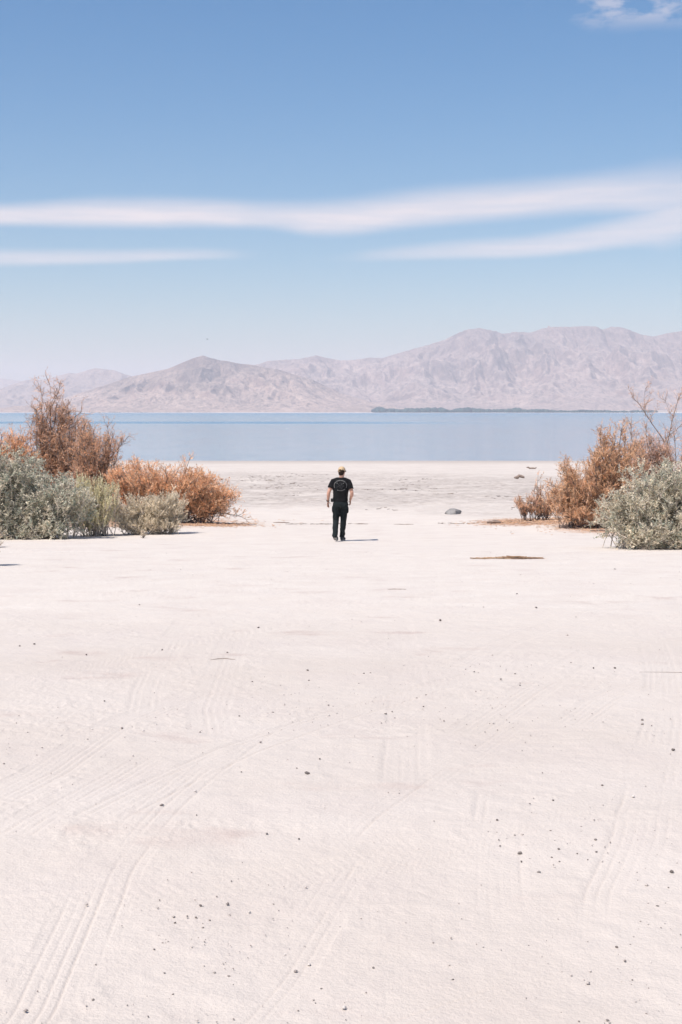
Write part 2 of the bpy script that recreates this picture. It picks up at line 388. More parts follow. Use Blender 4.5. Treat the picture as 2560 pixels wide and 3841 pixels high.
def mat_rock_range(base, light, dark, high=(500, 1500)):
    def f(n, m):
        pos = n.n('ShaderNodeNewGeometry').outputs['Position']
        def sc_(v): return n.n('ShaderNodeVectorMath', {0: pos, 1: v}, operation='MULTIPLY').outputs[0]
        a = n.noise(sc_((.0017, .0009, .003)), 1, 7, .66, dist=.7); b = n.noise(sc_((.007, .003, .010)), 1, 7, .72, dist=.9)
        c = n.noise(sc_((.03, .012, .02)), 1, 4, .7)
        col = n.mix(n.mapr(a, .42, .64, 0, .75), base, dark)
        col = n.mix(n.mapr(b, .50, .60, 0, .6), col, light)
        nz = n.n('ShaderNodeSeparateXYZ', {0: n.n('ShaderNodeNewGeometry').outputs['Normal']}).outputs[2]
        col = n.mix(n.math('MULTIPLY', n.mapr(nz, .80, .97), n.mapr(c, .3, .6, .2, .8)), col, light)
        col = n.mix(n.mapr(c, .46, .60, 0, .6), col, dark)
        zz = n.n('ShaderNodeSeparateXYZ', {0: pos}).outputs[2]
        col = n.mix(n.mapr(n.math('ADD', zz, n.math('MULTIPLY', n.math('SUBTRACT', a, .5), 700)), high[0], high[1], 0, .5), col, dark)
        bmp = n.n('ShaderNodeBump', {'Height': n.noise(sc_((.012, .008, .012)), 1, 7, .68), 'Strength': 1.0, 'Distance': 40.0})
        principled(n, col, .95, .1, bmp.outputs[0])
    return f
material('rock_near', mat_rock_range((.36, .245, .20), (.66, .49, .39), (.10, .07, .066), (120, 330)))
material('rock_big', mat_rock_range((.33, .23, .20), (.58, .44, .37), (.10, .076, .078), (380, 900)))
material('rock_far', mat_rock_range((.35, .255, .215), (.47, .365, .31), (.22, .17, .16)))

def erode(Z, X, Y, iters, K):
    """streams cut branching gullies (implicit stream-power law)"""
    Z = Z.copy(); nr, nc = Z.shape; N = nr * nc; idx = np.arange(N).reshape(nr, nc)
    offs = [(-1, 0), (1, 0), (0, -1), (0, 1), (-1, -1), (-1, 1), (1, -1), (1, 1)]
    area0 = (np.abs(np.gradient(X, axis=1)) * np.abs(np.gradient(Y, axis=0))).ravel()
    for it in range(iters):
        Zj = Z + np.random.default_rng(it).normal(size=Z.shape) * .8
        best = np.full((nr, nc), 1e-6); rec = idx.copy(); dist = np.ones((nr, nc))
        for dr, dc in offs:
            a0, a1 = max(0, -dr), nr - max(0, dr); b0, b1 = max(0, -dc), nc - max(0, dc)
            s = (slice(a0, a1), slice(b0, b1)); q = (slice(a0 + dr, a1 + dr), slice(b0 + dc, b1 + dc))
            d = np.hypot(X[s] - X[q], Y[s] - Y[q]); g = (Zj[s] - Zj[q]) / d; m = g > best[s]
            best[s] = np.where(m, g, best[s]); rec[s] = np.where(m, idx[q], rec[s]); dist[s] = np.where(m, d, dist[s])
        order = np.argsort(-Zj, axis=None).tolist(); rl = rec.ravel().tolist(); A = area0.tolist()
        for i in order:
            r = rl[i]
            if r != i: A[r] += A[i]
        F = (K * .055 * np.sqrt(np.array(A)) / dist.ravel()).tolist(); z = Z.ravel().tolist()
        for i in reversed(order):
            r = rl[i]
            if r != i and z[i] > z[r]: z[i] = (z[i] + F[i] * z[r]) / (1 + F[i])
        Z = np.array(z).reshape(nr, nc)
        P = np.pad(Z, 1, mode='edge'); Z = Z * .86 + .035 * (P[:-2, 1:-1] + P[2:, 1:-1] + P[1:-1, :-2] + P[1:-1, 2:])
    return Z
def mountain_range(name, mat, prof, yr, front, back, fine_x, label, seed, gully=.55, nfine=420, nd=110, fanpow=1.9, er=1.0):
    """ridge line prof (x, height) at distance yr; slopes fall towards the lake over `front` metres and behind over `back`"""
    p = np.array(prof, float)
    x0, x1 = p[0, 0], p[-1, 0]; fa, fb = fine_x
    xs = np.linspace(fa, fb, nfine)
    if x0 < fa: xs = np.concatenate([np.linspace(x0, fa, 60)[:-1], xs])
    if x1 > fb: xs = np.concatenate([xs, np.linspace(fb, x1, 60)[1:]])
    s = np.concatenate([np.linspace(0, 1, nd), 1 + np.linspace(0.03, 1, 26)])
    X, S = np.meshgrid(xs, s)
    Y = yr - front * (1 - np.minimum(S, 1)) + back * np.maximum(S - 1, 0)
    wx = X + (fbm(X / 900 + seed, Y / 900 + 4, 3) - .5) * 700 * np.clip(1 - S, 0, 1)
    Hh = np.interp(wx, p[:, 0], p[:, 1])
    f = np.where(S <= 1, .10 * S + .90 * np.clip(S, 0, 1) ** fanpow, np.clip(2 - S, 0, 1) ** 1.3)
    # spurs and gullies running down towards the lake
    big = ridged(wx / 1050 + seed * 3.1, Y / 2300 + seed, 2, .5)
    wy = (fbm(X / 420 + 7, Y / 420 + seed, 3) - .5) * 300
    sm = ridged((X + wy) / 330 + seed * 1.7, Y / 900 + seed * 2.3, 5, .55)
    mid = np.clip(S, 0, 1); bell = np.where(S < 1, (1 - mid ** 3.0), .35) * sstep(.0, .25, mid)
    rel = (1 - gully * bell) + 1.2 * gully * bell * (0.95 * big ** 1.3 + 1.25 * sm ** 1.8 - .42)
    Z = Hh * f * rel
    Z += (fbm(X / 110 + seed, Y / 110, 4) - .5) * 26 * np.clip(Hh / 400, 0, 1) * sstep(.08, .4, mid)
    Z = erode(Z, X, Y, 7, er)
    # fit the skyline to the ridge profile
    d = np.sqrt(Y ** 2) ; ang = ((Z - EYE) / d).max(0); want = (np.interp(xs, p[:, 0], p[:, 1]) - EYE) / yr
    k = np.clip(want / np.maximum(ang, 1e-5), .4, 2.6); kp = np.pad(k, 2, mode='edge'); k = (kp[:-4] + kp[1:-3] + kp[2:-2] + kp[3:-1] + kp[4:]) / 5
    Z = Z * k[None, :] - 14 * (1 - sstep(0, .06, mid)) - 30 * sstep(1.9, 2.0, S)
    o = link(name, np_mesh(name, np.stack([X, Y, Z], -1).reshape(-1, 3), grid_faces(len(s), len(xs)), True), mat)
    tag(o, label, kind='structure')
    return o
R0 = [(-18758, 180), (-10901, 415), (-6585, 524), (-5018, 501), (-4744, 462), (-4235, 415), (-2667, 376), (78, 415), (4784, 376), (14598, 180)]
R1 = [(-14310, 71), (-8885, 179), (-5902, 287), (-4549, 255), (-3873, 206), (-3467, 228), (-3333, 284), (-3178, 327), (-3024, 327), (-2891, 360), (-2757, 397), (-2679, 392), (-2492, 446), (-2424, 440), (-2292, 424), (-2184, 384), (-2095, 360), (-1841, 287), (-1300, 206), (-488, 125), (867, 44)]
R2 = [(-2878, 13), (-2255, 42), (-1996, 109), (-1820, 164), (-1693, 204), (-1534, 258), (-1376, 291), (-1263, 315), (-1168, 353), (-1090, 386), (-1003, 413), (-946, 394), (-884, 378), (-815, 370), (-741, 353), (-646, 345), (-582, 330), (-456, 311), (-345, 276), (-204, 235), (-109, 189), (0, 139), (233, 71), (622, 13)]
R3 = [(-2473, 41), (-1715, 192), (-1210, 317), (-957, 405), (-778, 453), (-695, 483), (-551, 493), (-385, 503), (-232, 536), (-141, 513), (0, 488), (126, 493), (267, 515), (390, 510), (513, 548), (657, 591), (820, 633), (966, 678), (1089, 736), (1169, 776), (1292, 793), (1415, 771), (1539, 738), (1642, 756), (1785, 751), (1888, 786), (1971, 806), (2134, 803), (2297, 811), (2401, 806), (2451, 776), (2544, 803), (2627, 803), (2730, 766), (2832, 728), (2935, 713), (3078, 746), (3218, 766), (3571, 731), (4328, 618), (5333, 668), (7353, 468), (9876, 368), (14430, 116)]
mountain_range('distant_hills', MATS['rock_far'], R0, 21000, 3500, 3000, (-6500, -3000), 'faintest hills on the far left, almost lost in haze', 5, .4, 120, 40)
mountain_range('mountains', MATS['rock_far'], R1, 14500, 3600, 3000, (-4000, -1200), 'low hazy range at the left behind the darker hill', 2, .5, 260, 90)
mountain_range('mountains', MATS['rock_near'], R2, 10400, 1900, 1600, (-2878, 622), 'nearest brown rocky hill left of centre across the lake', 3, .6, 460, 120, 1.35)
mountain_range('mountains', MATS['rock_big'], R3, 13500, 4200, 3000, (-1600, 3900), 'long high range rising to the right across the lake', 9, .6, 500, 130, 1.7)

# ------------------------------------------------------------------ haze over the lake
def mat_haze(n, m):
    v = n.n('ShaderNodeVolumePrincipled', {'Color': (1.0, .965, 1.0, 1), 'Density': HAZE, 'Anisotropy': 0.0})
    n.n('ShaderNodeOutputMaterial', {1: v.outputs[0]})
HAZE = 6.5e-5
material('haze', mat_haze)
bm = bmesh.new(); bmesh.ops.create_cube(bm, size=1.0)
bmesh.ops.transform(bm, matrix=Matrix.Translation((0, 12500, 418)) @ Matrix.Diagonal((84000, 33000, 866, 1)), verts=bm.verts)
me = bpy.data.meshes.new('haze'); bm.to_mesh(me); bm.free()
haze = link('haze', me, MATS['haze']); tag(haze, 'thin pale haze in the air over the lake', kind='stuff')
# ------------------------------------------------------------------ plants
def mat_tinted(rough=.85, trans=0.0, vary=.25):
    def f(n, m):
        a = n.n('ShaderNodeAttribute', attribute_name='tint')
        pos = n.n('ShaderNodeNewGeometry').outputs['Position']
        k = n.mapr(n.noise(pos, 9, 3), .3, .7, 1 - vary, 1 + vary)
        col = n.mix(1.0, a.outputs['Color'], n.n('ShaderNodeCombineColor', {0: k, 1: k, 2: k}).outputs[0], 'MULTIPLY')
        b = n.n('ShaderNodeBsdfPrincipled', {'Base Color': col, 'Roughness': rough, 'Specular IOR Level': .2})
        sh = b.outputs[0]
        if trans:
            t = n.n('ShaderNodeBsdfTranslucent', {'Color': col})
            sh = n.n('ShaderNodeMixShader', {0: trans, 1: sh, 2: t.outputs[0]}).outputs[0]
        n.n('ShaderNodeOutputMaterial', {0: sh})
    return f
material('bark', mat_tinted(.9))
material('leaf', mat_tinted(.8, .42))

def unit(v):
    return v / np.maximum(np.linalg.norm(v, axis=-1, keepdims=True), 1e-9)
def perp(d):
    a = np.where(np.abs(d[:, 2:3]) > .9, np.array([[1., 0, 0]]), np.array([[0, 0, 1.]]))
    u = unit(np.cross(d, a)); return u, np.cross(d, u)
def tubes(P, Rr, sides=5):
    """P (n, k, 3) polylines, Rr (n, k) radii -> V, F quads"""
    n_, k, _ = P.shape
    T = np.gradient(P, axis=1); T = unit(T)
    ref = np.where(np.abs(T[:, :1, 2:3]) > .9, np.array([1., 0, 0]), np.array([0, 0, 1.]))
    U = unit(np.cross(T, np.broadcast_to(ref, T.shape))); W = np.cross(T, U)
    a = np.linspace(0, 2 * np.pi, sides, endpoint=False)
    ring = U[:, :, None, :] * np.cos(a)[:, None] + W[:, :, None, :] * np.sin(a)[:, None]
    V = P[:, :, None, :] + ring * Rr[:, :, None, None]
    base = (np.arange(n_) * k * sides)[:, None, None]; i = np.arange(k - 1)[None, :, None] * sides; j = np.arange(sides)[None, None, :]
    a0 = base + i + j; b0 = base + i + (j + 1) % sides
    F = np.stack([a0, b0, b0 + sides, a0 + sides], -1).reshape(-1, 4)
    return V.reshape(-1, 3), F
class Geo:
    def __init__(self): self.V = []; self.F = []; self.K = []; self.c = 0
    def add(self, V, F, col):
        self.V.append(V); self.F.append(F + self.c); self.c += len(V)
        self.K.append(np.broadcast_to(np.asarray(col, float), (len(V), 3)))
    def mesh(self, name):
        me = np_mesh(name, np.concatenate(self.V), np.concatenate(self.F)); set_color(me, np.concatenate(self.K)); return me
def resample(pts, k):
    p = np.array(pts, float); d = np.r_[0, np.cumsum(np.linalg.norm(np.diff(p, axis=0), axis=1))]; t = np.linspace(0, d[-1], k)
    q = np.stack([np.interp(t, d, p[:, i]) for i in range(3)], 1)
    for _ in range(2): q[1:-1] = (q[:-2] + 2 * q[1:-1] + q[2:]) / 4
    return q
def sample_along(P, t):
    """P (n,k,3), t (n,) in 0..1 -> position, tangent"""
    k = P.shape[1]; f = np.clip(t, 0, .9999) * (k - 1); i = f.astype(int); w = (f - i)[:, None]; r = np.arange(len(P))
    a = P[r, i]; b = P[r, i + 1]
    return a + (b - a) * w, unit(b - a)
def plant(name, label, cat, x, y, seed, stems, lobes, n_auto, sec, twig, leaf, wood, cols, group=None, stem_r=.022, z_extra=0.0, drop=None, auto_k=6):
    """stems: explicit limb polylines; lobes: ellipsoids (cx,cy,cz,rx,ry,rz,weight) the automatic limbs reach into
    sec = (count per limb, length, up), twig = (count per sec, length, up, spread), leaf = (per twig, length, width, cols)"""
    g = np.random.default_rng(seed)
    root = empty(name, (x, y, gz(x, y) + z_extra)); tag(root, label, cat, group)
    limbs = [resample(s, auto_k) for s in stems]
    if n_auto:
        w = np.array([l[6] for l in lobes]); which = g.choice(len(lobes), n_auto, p=w / w.sum())
        for q in which:
            l = lobes[q]; v = unit(g.normal(size=3)); v[2] = abs(v[2]) if g.uniform() < .6 else v[2]; rad = g.uniform(.45, 1.0) ** .5 * .92
            e = np.array(l[:3]) + v * np.array(l[3:6]) * rad; e[2] = max(e[2], .05)
            b = np.array([l[0] * .7 + g.normal() * .30 * l[3], l[1] * .7 + g.normal() * .25 * l[4], -.03])
            m1 = b + (e - b) * .4 + np.array([0, 0, .10 * abs(e[2])]) + g.normal(size=3) * .06
            m2 = b + (e - b) * .75 + np.array([0, 0, .05]) + g.normal(size=3) * .06
            limbs.append(resample([b, m1, m2, e], auto_k))
    L = np.array(limbs); nl = len(L)
    ln = np.linalg.norm(np.diff(L, axis=1), axis=2).sum(1)
    rad = stem_r * np.clip(ln / 2.0, .35, 1.4)[:, None] * np.linspace(1, .28, auto_k)[None, :]
    wd = Geo(); V, F = tubes(L, rad, 5); wd.add(V, F, np.array(wood) * .8)
    # side branches, as many as the limb is long
    cnt = np.maximum(3, np.round(sec[0] * ln)).astype(int); ns = int(cnt.sum()); par = np.repeat(np.arange(nl), cnt); t = g.uniform(sec[3] if len(sec) > 3 else .2, 1.0, ns)
    p0, tan = sample_along(L[par], t)
    d = unit(tan * .55 + unit(g.normal(size=(ns, 3))) * .85 + np.array([0, 0, sec[2]]))
    sl = sec[1] * g.uniform(.5, 1.15, ns)
    d2 = unit(d + np.array([0, 0, sec[2] * .7]) + g.normal(size=(ns, 3)) * .22)
    S = np.stack([p0, p0 + d * sl[:, None] * .45, p0 + d * sl[:, None] * .45 + d2 * sl[:, None] * .55], 1)
    S[..., 2] = np.maximum(S[..., 2], .015)
    V, F = tubes(S, np.broadcast_to(np.array([.0085, .006, .003]) * (stem_r / .022), (ns, 3)).copy(), 3); wd.add(V, F, np.repeat(np.array(wood)[None] * g.uniform(.75, 1.25, (ns, 1)), 9, 0))
    # twigs
    nt = ns * twig[0]; par = np.repeat(np.arange(ns), twig[0]); t = g.uniform(.12, 1.0, nt)
    p0, tan = sample_along(S[par], t)
    d = unit(tan * .6 + unit(g.normal(size=(nt, 3))) * twig[3] + np.array([0, 0, twig[2]]))
    tl = twig[1] * g.uniform(.5, 1.2, nt)
    keep = np.ones(nt, bool) if drop is None else drop(p0, g)
    keep &= (p0 + d * tl[:, None])[:, 2] > .0
    p0, d, tl = p0[keep], d[keep], tl[keep]; nt = len(p0)
    p1 = p0 + d * tl[:, None]
    tint = np.clip(1 + g.normal(size=(nt, 1)) * .2, .45, 1.3)
    Tw = np.stack([p0, p1], 1)
    u_, w_ = perp(d); aa = g.uniform(0, 6.28, nt)[:, None]; sv = (u_ * np.cos(aa) + w_ * np.sin(aa))
    V = np.stack([p0 - sv * .004, p0 + sv * .004, p1 + sv * .002, p1 - sv * .002], 1).reshape(-1, 3)
    wd.add(V, np.arange(nt * 4).reshape(-1, 4), np.repeat(np.array(cols[0])[None] * .95 * tint, 4, 0))
    link('branches', wd.mesh('branches'), MATS['bark'], root)
    # leaves
    lf = Geo(); nn = nt * leaf[0]; par = np.repeat(np.arange(nt), leaf[0]); t = g.uniform(.1, 1.02, nn)[:, None]
    b = p0[par] + (p1 - p0)[par] * t
    dd = unit(d[par] * leaf[3] + unit(g.normal(size=(nn, 3))) * .9)
    ll = leaf[1] * g.uniform(.6, 1.25, nn)[:, None]; lw = leaf[2] * g.uniform(.7, 1.2, nn)[:, None]
    u, w = perp(dd); ang = g.uniform(0, 2 * np.pi, nn)[:, None]; sd = u * np.cos(ang) + w * np.sin(ang); nrm = np.cross(dd, sd)
    m = b + dd * ll * .5 + nrm * ll * .08
    V = np.stack([b, m - sd * lw * .5, b + dd * ll, m + sd * lw * .5], 1).reshape(-1, 3)
    F = np.arange(nn * 4).reshape(-1, 4)
    pal = np.array(cols); ci = g.integers(0, len(pal), nt)
    col = pal[ci][par] * tint[par] * g.uniform(.85, 1.15, (nn, 1))
    lf.add(V, F, np.repeat(col, 4, 0))
    link('foliage', lf.mesh('foliage'), MATS['leaf'], root)
    return root

SAGE = [(.60, .57, .45), (.70, .65, .52), (.48, .49, .385), (.74, .67, .54), (.34, .38, .305), (.68, .60, .47)]
SAGE_PALE = [(.82, .71, .54), (.85, .75, .59), (.72, .62, .47), (.56, .49, .36)]
YELLOW = [(.80, .73, .47), (.84, .77, .54), (.66, .62, .40), (.74, .63, .45)]
ORANGE = [(.90, .55, .32), (.92, .61, .38), (.84, .49, .28), (.78, .48, .32), (.92, .66, .45)]
RUST = [(.74, .46, .31), (.82, .51, .33), (.60, .41, .31), (.82, .57, .41), (.52, .39, .32)]
BROWN_R = [(.78, .49, .29), (.82, .55, .35), (.69, .42, .26), (.56, .37, .27), (.84, .59, .40)]
PINK = [(.76, .53, .43), (.70, .47, .36), (.80, .58, .47)]
GREYWOOD = (.25, .195, .17)
PALEWOOD = (.58, .50, .42)

# left side, from the camera outwards
plant('sage_shrub', 'big dense grey-green leafy shrub at the left edge of the photo', 'shrub', -7.80, 35.2, 11, [],
      [(-.72, 0, 1.20, 1.45, 1.2, 1.22, 1.7), (.70, -.1, .85, 1.05, 1.0, .92, 1.1), (-.2, -.5, .5, 1.4, .6, .5, .5), (-.1, -.6, .22, 1.7, .7, .22, .8)], 175, (7, .36, .25), (6, .19, .25, .8), (7, .056, .027, .5), PALEWOOD, SAGE)
plant('rabbit_brush', 'upright yellow-green broom-like shrub between the grey-green shrub and the low beige one', 'shrub', -6.25, 36.4, 12, [],
      [(-.3, 0, .80, .50, .5, .62, 1), (.18, -.1, .70, .45, .5, .62, 1), (-.1, -.3, .22, .6, .4, .22, .5)], 95, (8, .34, .9), (5, .22, 1.3, .35), (7, .052, .014, 1.2), PALEWOOD, YELLOW)
plant('saltbush', 'low rounded beige-grey shrub in front of the bright orange bush on the left', 'shrub', -5.0, 37.0, 13, [],
      [(-.45, 0, .52, .60, .6, .50, 1), (.42, .0, .56, .66, .6, .54, 1.2), (0, -.25, .18, .95, .45, .18, .8)], 120, (11, .25, .5), (6, .16, .5, .65), (7, .040, .019, .7), PALEWOOD, SAGE_PALE)
plant('orange_tamarisk', 'low spreading bright orange bush, the rightmost of the left-hand bushes', 'bush', -4.95, 41.6, 14,
      [[(.2, 0, 0), (.9, -.1, .30), (1.5, -.1, .36), (2.0, -.1, .22)], [(.3, .0, 0), (1.0, .1, .22), (1.6, .2, .20)], [(.3, 0, 0), (.8, -.2, .42), (1.3, -.3, .72)], [(.0, 0, .6), (.35, .1, 1.4), (.55, .1, 2.0)]],
      [(-.9, 0, 1.05, 1.2, .9, .78, 1.3), (.45, 0, .95, 1.15, .8, .72, 1.4), (1.35, 0, .55, .66, .5, .40, .7)], 130, (8, .38, .35), (6, .23, .35, .75), (8, .062, .015, 1.0), GREYWOOD, ORANGE)
plant('dry_tamarisk', 'tallest rust-brown tamarisk on the left, its spire rising above the lake against the hills', 'tree', -9.05, 44.2, 15,
      [[(-.35, 0, 0), (-.45, 0, 1.2), (-.38, 0, 2.1), (-.22, 0, 2.85), (-.12, 0, 3.25), (-.08, 0, 3.6), (.05, 0, 3.85), (.32, 0, 3.95)],
       [(-.3, 0, 0), (-.5, .1, 1.6), (-.1, .1, 2.5), (.35, .1, 2.85), (.52, .1, 3.15), (.75, .1, 3.4), (.98, .1, 3.3)],
       [(-.22, 0, 2.85), (.15, -.1, 3.0), (.45, -.1, 3.2), (.75, -.2, 3.3)], [(-.1, .1, 2.4), (.4, .0, 2.75), (.85, -.1, 2.9), (1.15, -.1, 2.8)],
       [(-.3, 0, 1.2), (-.62, .1, 2.0), (-.66, .1, 2.7), (-.5, .1, 3.2)], [(-.2, 0, 1.0), (.5, 0, 1.8), (1.0, 0, 2.3), (1.35, 0, 2.5)],
       [(-.12, 0, 3.3), (-.2, 0, 3.7), (-.28, 0, 4.1)], [(.05, 0, 3.85), (.05, 0, 4.1), (.0, 0, 4.25)], [(-.1, 0, 3.4), (.15, .1, 3.7), (.35, .1, 4.1)], [(0, .2, 2.2), (.3, .2, 3.0), (.4, .2, 3.5)]],
      [(-.2, 0, 2.35, .62, .6, .75, 1.2), (.65, 0, 2.45, .95, .7, .75, 1.7), (.10, 0, 3.1, .65, .45, .65, 1.5), (.3, 0, 1.5, 1.2, .8, .6, 1)], 70, (8, .40, .25, .3), (5, .21, .2, .9), (5, .055, .012, .9), GREYWOOD, RUST + ORANGE[:1])
plant('dry_tamarisk', 'open-crowned brown tamarisk with dark forked limbs to the right of the tallest one', 'tree', -7.35, 43.4, 16,
      [[(0, 0, 0), (.02, 0, .9), (.04, 0, 1.6), (-.03, 0, 2.1), (-.15, 0, 2.35), (-.2, 0, 2.7)], [(0, 0, .9), (.06, 0, 1.65), (.38, 0, 1.95), (.65, 0, 2.2), (.87, 0, 2.52)],
       [(-.3, 0, .3), (-.95, 0, 1.65), (-.6, 0, 2.0), (-.26, 0, 2.33), (-.1, .1, 2.5)], [(.1, 0, 1.3), (.3, .1, 2.0), (.28, .1, 2.6), (.2, .1, 2.9)],
       [(-.4, 0, .9), (-.7, .1, 1.9), (-.6, .1, 2.5), (-.45, .1, 2.9)], [(.2, .1, 1.2), (.55, .1, 1.9), (.6, .1, 2.4)]],
      [(-.1, 0, 1.2, 1.1, .7, .65, 1.4), (-.1, 0, 2.05, 1.0, .6, .7, 1.6)], 66, (7, .36, .3, .3), (5, .20, .3, .85), (5, .055, .012, .9), GREYWOOD, RUST + ORANGE[:3])
plant('orange_tamarisk', 'orange bush at the left edge showing above the big grey-green shrub', 'bush', -10.3, 43.6, 17, [],
      [(0, 0, 2.0, .85, .7, .85, 1), (.55, 0, 1.6, .65, .6, .8, .8)], 70, (8, .36, .35), (6, .20, .35, .75), (7, .058, .013, 1.0), GREYWOOD, ORANGE[:4] + RUST[:2])
plant('small_sage_shrub', 'small tawny shrub cut off by the left edge, its shadow on the sand', 'shrub', -5.98, 24.0, 18, [],
      [(0, 0, .36, .28, .3, .34, 1)], 40, (9, .16, .4), (5, .11, .4, .7), (6, .028, .012, .7), PALEWOOD, SAGE_PALE + BROWN_R[:1])
plant('small_sage_shrub', 'little dry shrub at the left edge just under the big grey-green shrub', 'shrub', -7.52, 30.6, 19, [],
      [(0, 0, .22, .20, .25, .22, 1)], 20, (9, .14, .4), (4, .10, .4, .7), (5, .028, .012, .7), PALEWOOD, SAGE_PALE)
# right side
plant('sage_shrub', 'big pale grey-green shrub at the right edge, nearest of the right-hand bushes', 'shrub', 6.55, 30.0, 21, [],
      [(.15, 0, .95, 1.15, 1.1, .90, 1.5), (-.72, -.2, .62, .58, .6, .55, .9), (1.2, 0, .85, .9, .9, .85, .7), (.3, -.7, .5, 1.0, .5, .45, .6), (.2, -.6, .2, 1.2, .6, .2, .8)], 160, (9, .30, .3), (6, .17, .3, .8), (7, .045, .022, .5), PALEWOOD, SAGE + SAGE_PALE)
plant('brown_tamarisk', 'large dense tan-orange bush on the right behind the pale grey-green shrub', 'bush', 7.2, 39.6, 22,
      [[(.2, 0, 0), (.3, -.3, 1.4), (.15, -.4, 2.0), (.42, -.4, 2.25), (.7, -.4, 1.9)], [(.3, 0, 0), (.5, 0, 1.8), (.6, 0, 2.75)], [(.2, 0, 0), (.1, .1, 1.9), (.0, .1, 2.65)]],
      [(.5, 0, 1.75, 1.0, .8, .95, 1.5), (-.45, 0, 1.35, .75, .7, .85, 1.1), (-.9, -.1, .75, .66, .6, .66, 1.5), (.3, -.3, .7, 1.2, .7, .65, 1.2), (-.3, -.4, .25, 1.25, .5, .22, 1.0)], 170, (7, .36, .45), (6, .21, .5, .7), (8, .060, .015, 1.0), GREYWOOD, BROWN_R)
plant('brown_tamarisk', 'small pinkish-brown bush with upright stalks at the left foot of the right-hand bushes', 'bush', 5.8, 43.0, 23,
      [[(.1, 0, 0), (.13, 0, .7), (.16, 0, 1.3)], [(.15, 0, 0), (.22, 0, .7), (.25, 0, 1.2)], [(0, 0, 0), (.03, 0, .6), (.07, 0, 1.05)]],
      [(-.25, 0, .45, .28, .3, .35, 1), (.35, 0, .45, .52, .3, .42, 1.8)], 62, (8, .20, .6), (5, .13, .7, .6), (6, .045, .012, 1.0), GREYWOOD, BROWN_R + PINK)
plant('dry_tamarisk', 'tall thin pinkish bare-twigged tamarisk at the right edge rising above the lake', 'tree', 10.0, 44.2, 24,
      [[(0, 0, 0), (.05, 0, 1.5), (.07, 0, 2.45), (.03, 0, 2.85), (.25, 0, 3.05), (.40, 0, 3.5), (.5, 0, 3.9)], [(.05, 0, 2.4), (-.12, 0, 2.75), (-.5, 0, 3.0), (-.6, 0, 3.4), (-.74, 0, 3.72), (-.98, 0, 3.8)],
       [(.07, 0, 2.5), (.4, 0, 2.75), (.7, 0, 3.1), (1.0, 0, 3.3)], [(-.55, 0, 3.2), (-.62, .1, 3.8), (-.55, .1, 4.05)], [(0, 0, 1.0), (-.5, 0, 2.0), (-.55, 0, 2.9)], [(.25, 0, 3.05), (.2, .1, 3.4), (.05, .1, 3.7)], [(0, 0, .8), (-.9, 0, 1.9), (-1.1, 0, 2.6), (-1.0, 0, 3.1)]],
      [(-.5, 0, 2.0, .9, .6, .65, 1.2), (.5, 0, 2.0, .9, .6, .65, 1)], 56, (8, .36, .35, .25), (5, .19, .35, .8), (4, .055, .012, .9), (.34, .25, .20), PINK + BROWN_R[:2])
# weeds on the open beach
for i, (wx, wy, wh, lab) in enumerate([(-4.95, 35.3, .14, 'tiny dry weed at the foot of the low beige-grey shrub')]):
    plant('dry_weed', lab, 'weed', wx, wy, 60 + i, [],
          [(0, 0, wh * .5, wh * .5, wh * .5, wh * .5, 1)], 9, (4 / wh, wh * .5, .5), (3, wh * .3, .5, .6), (4, wh * .14, wh * .05, .8), PALEWOOD, SAGE_PALE + RUST[:1])

# ------------------------------------------------------------------ fallen needles under the tamarisks
def needle_litter():
    g = np.random.default_rng(5); n_ = 6500
    c = np.array([(8.0, 40.5, 1.9, 3.2), (6.1, 42.8, 1.5, 1.7), (-7.0, 42.5, 3.4, 2.6), (-4.1, 41.2, 1.1, .9)])
    k = g.integers(0, 4, n_); x = c[k, 0] + g.normal(size=n_) * c[k, 2] * .6; y = c[k, 1] + g.normal(size=n_) * c[k, 3] * .5
    z = ground_z(x, y) + .012; a = g.uniform(0, 2 * np.pi, n_); d = np.stack([np.cos(a), np.sin(a), g.normal(size=n_) * .2], 1)
    p0 = np.stack([x, y, z], 1); P = np.stack([p0, p0 + d * g.uniform(.04, .14, n_)[:, None]], 1)
    P[..., 2] = np.maximum(P[..., 2], z[:, None] - .004)
    V, F = tubes(P, np.full((n_, 2), .006), 3); G = Geo()
    pal = np.array(BROWN_R + RUST) * .8; G.add(V, F, np.repeat(pal[g.integers(0, len(pal), n_)], 6, 0))
    o = link('needle_litter', G.mesh('needle_litter'), MATS['bark']); tag(o, 'brown fallen needles and twigs on the sand under the bushes', kind='stuff')
needle_litter()

# ------------------------------------------------------------------ rock, driftwood, pebbles
def mat_stone(n, m):
    pos = n.n('ShaderNodeNewGeometry').outputs['Position']; oi = n.n('ShaderNodeObjectInfo')
    a = n.noise(pos, 14, 5, .65); col = n.ramp(a, [(.3, (.15, .13, .12)), (.55, (.27, .24, .22)), (.75, (.38, .34, .31))])
    col = n.mix(oi.outputs['Random'], col, n.mix(.6, col, (.09, .07, .06)))
    b = n.n('ShaderNodeBump', {'Height': n.noise(pos, 40, 4), 'Strength': .5, 'Distance': .02})
    principled(n, col, .85, .25, b.outputs[0])
material('stone', mat_stone)
def mat_boulder(n, m):
    pos = n.n('ShaderNodeNewGeometry').outputs['Position']
    a = n.noise(pos, 9, 6, .7); col = n.ramp(a, [(.3, (.20, .193, .19)), (.55, (.28, .27, .262)), (.75, (.36, .345, .335))])
    b = n.n('ShaderNodeBump', {'Height': n.noise(pos, 22, 5, .7), 'Strength': .35, 'Distance': .015})
    principled(n, col, .9, .1, b.outputs[0])
material('boulder', mat_boulder)
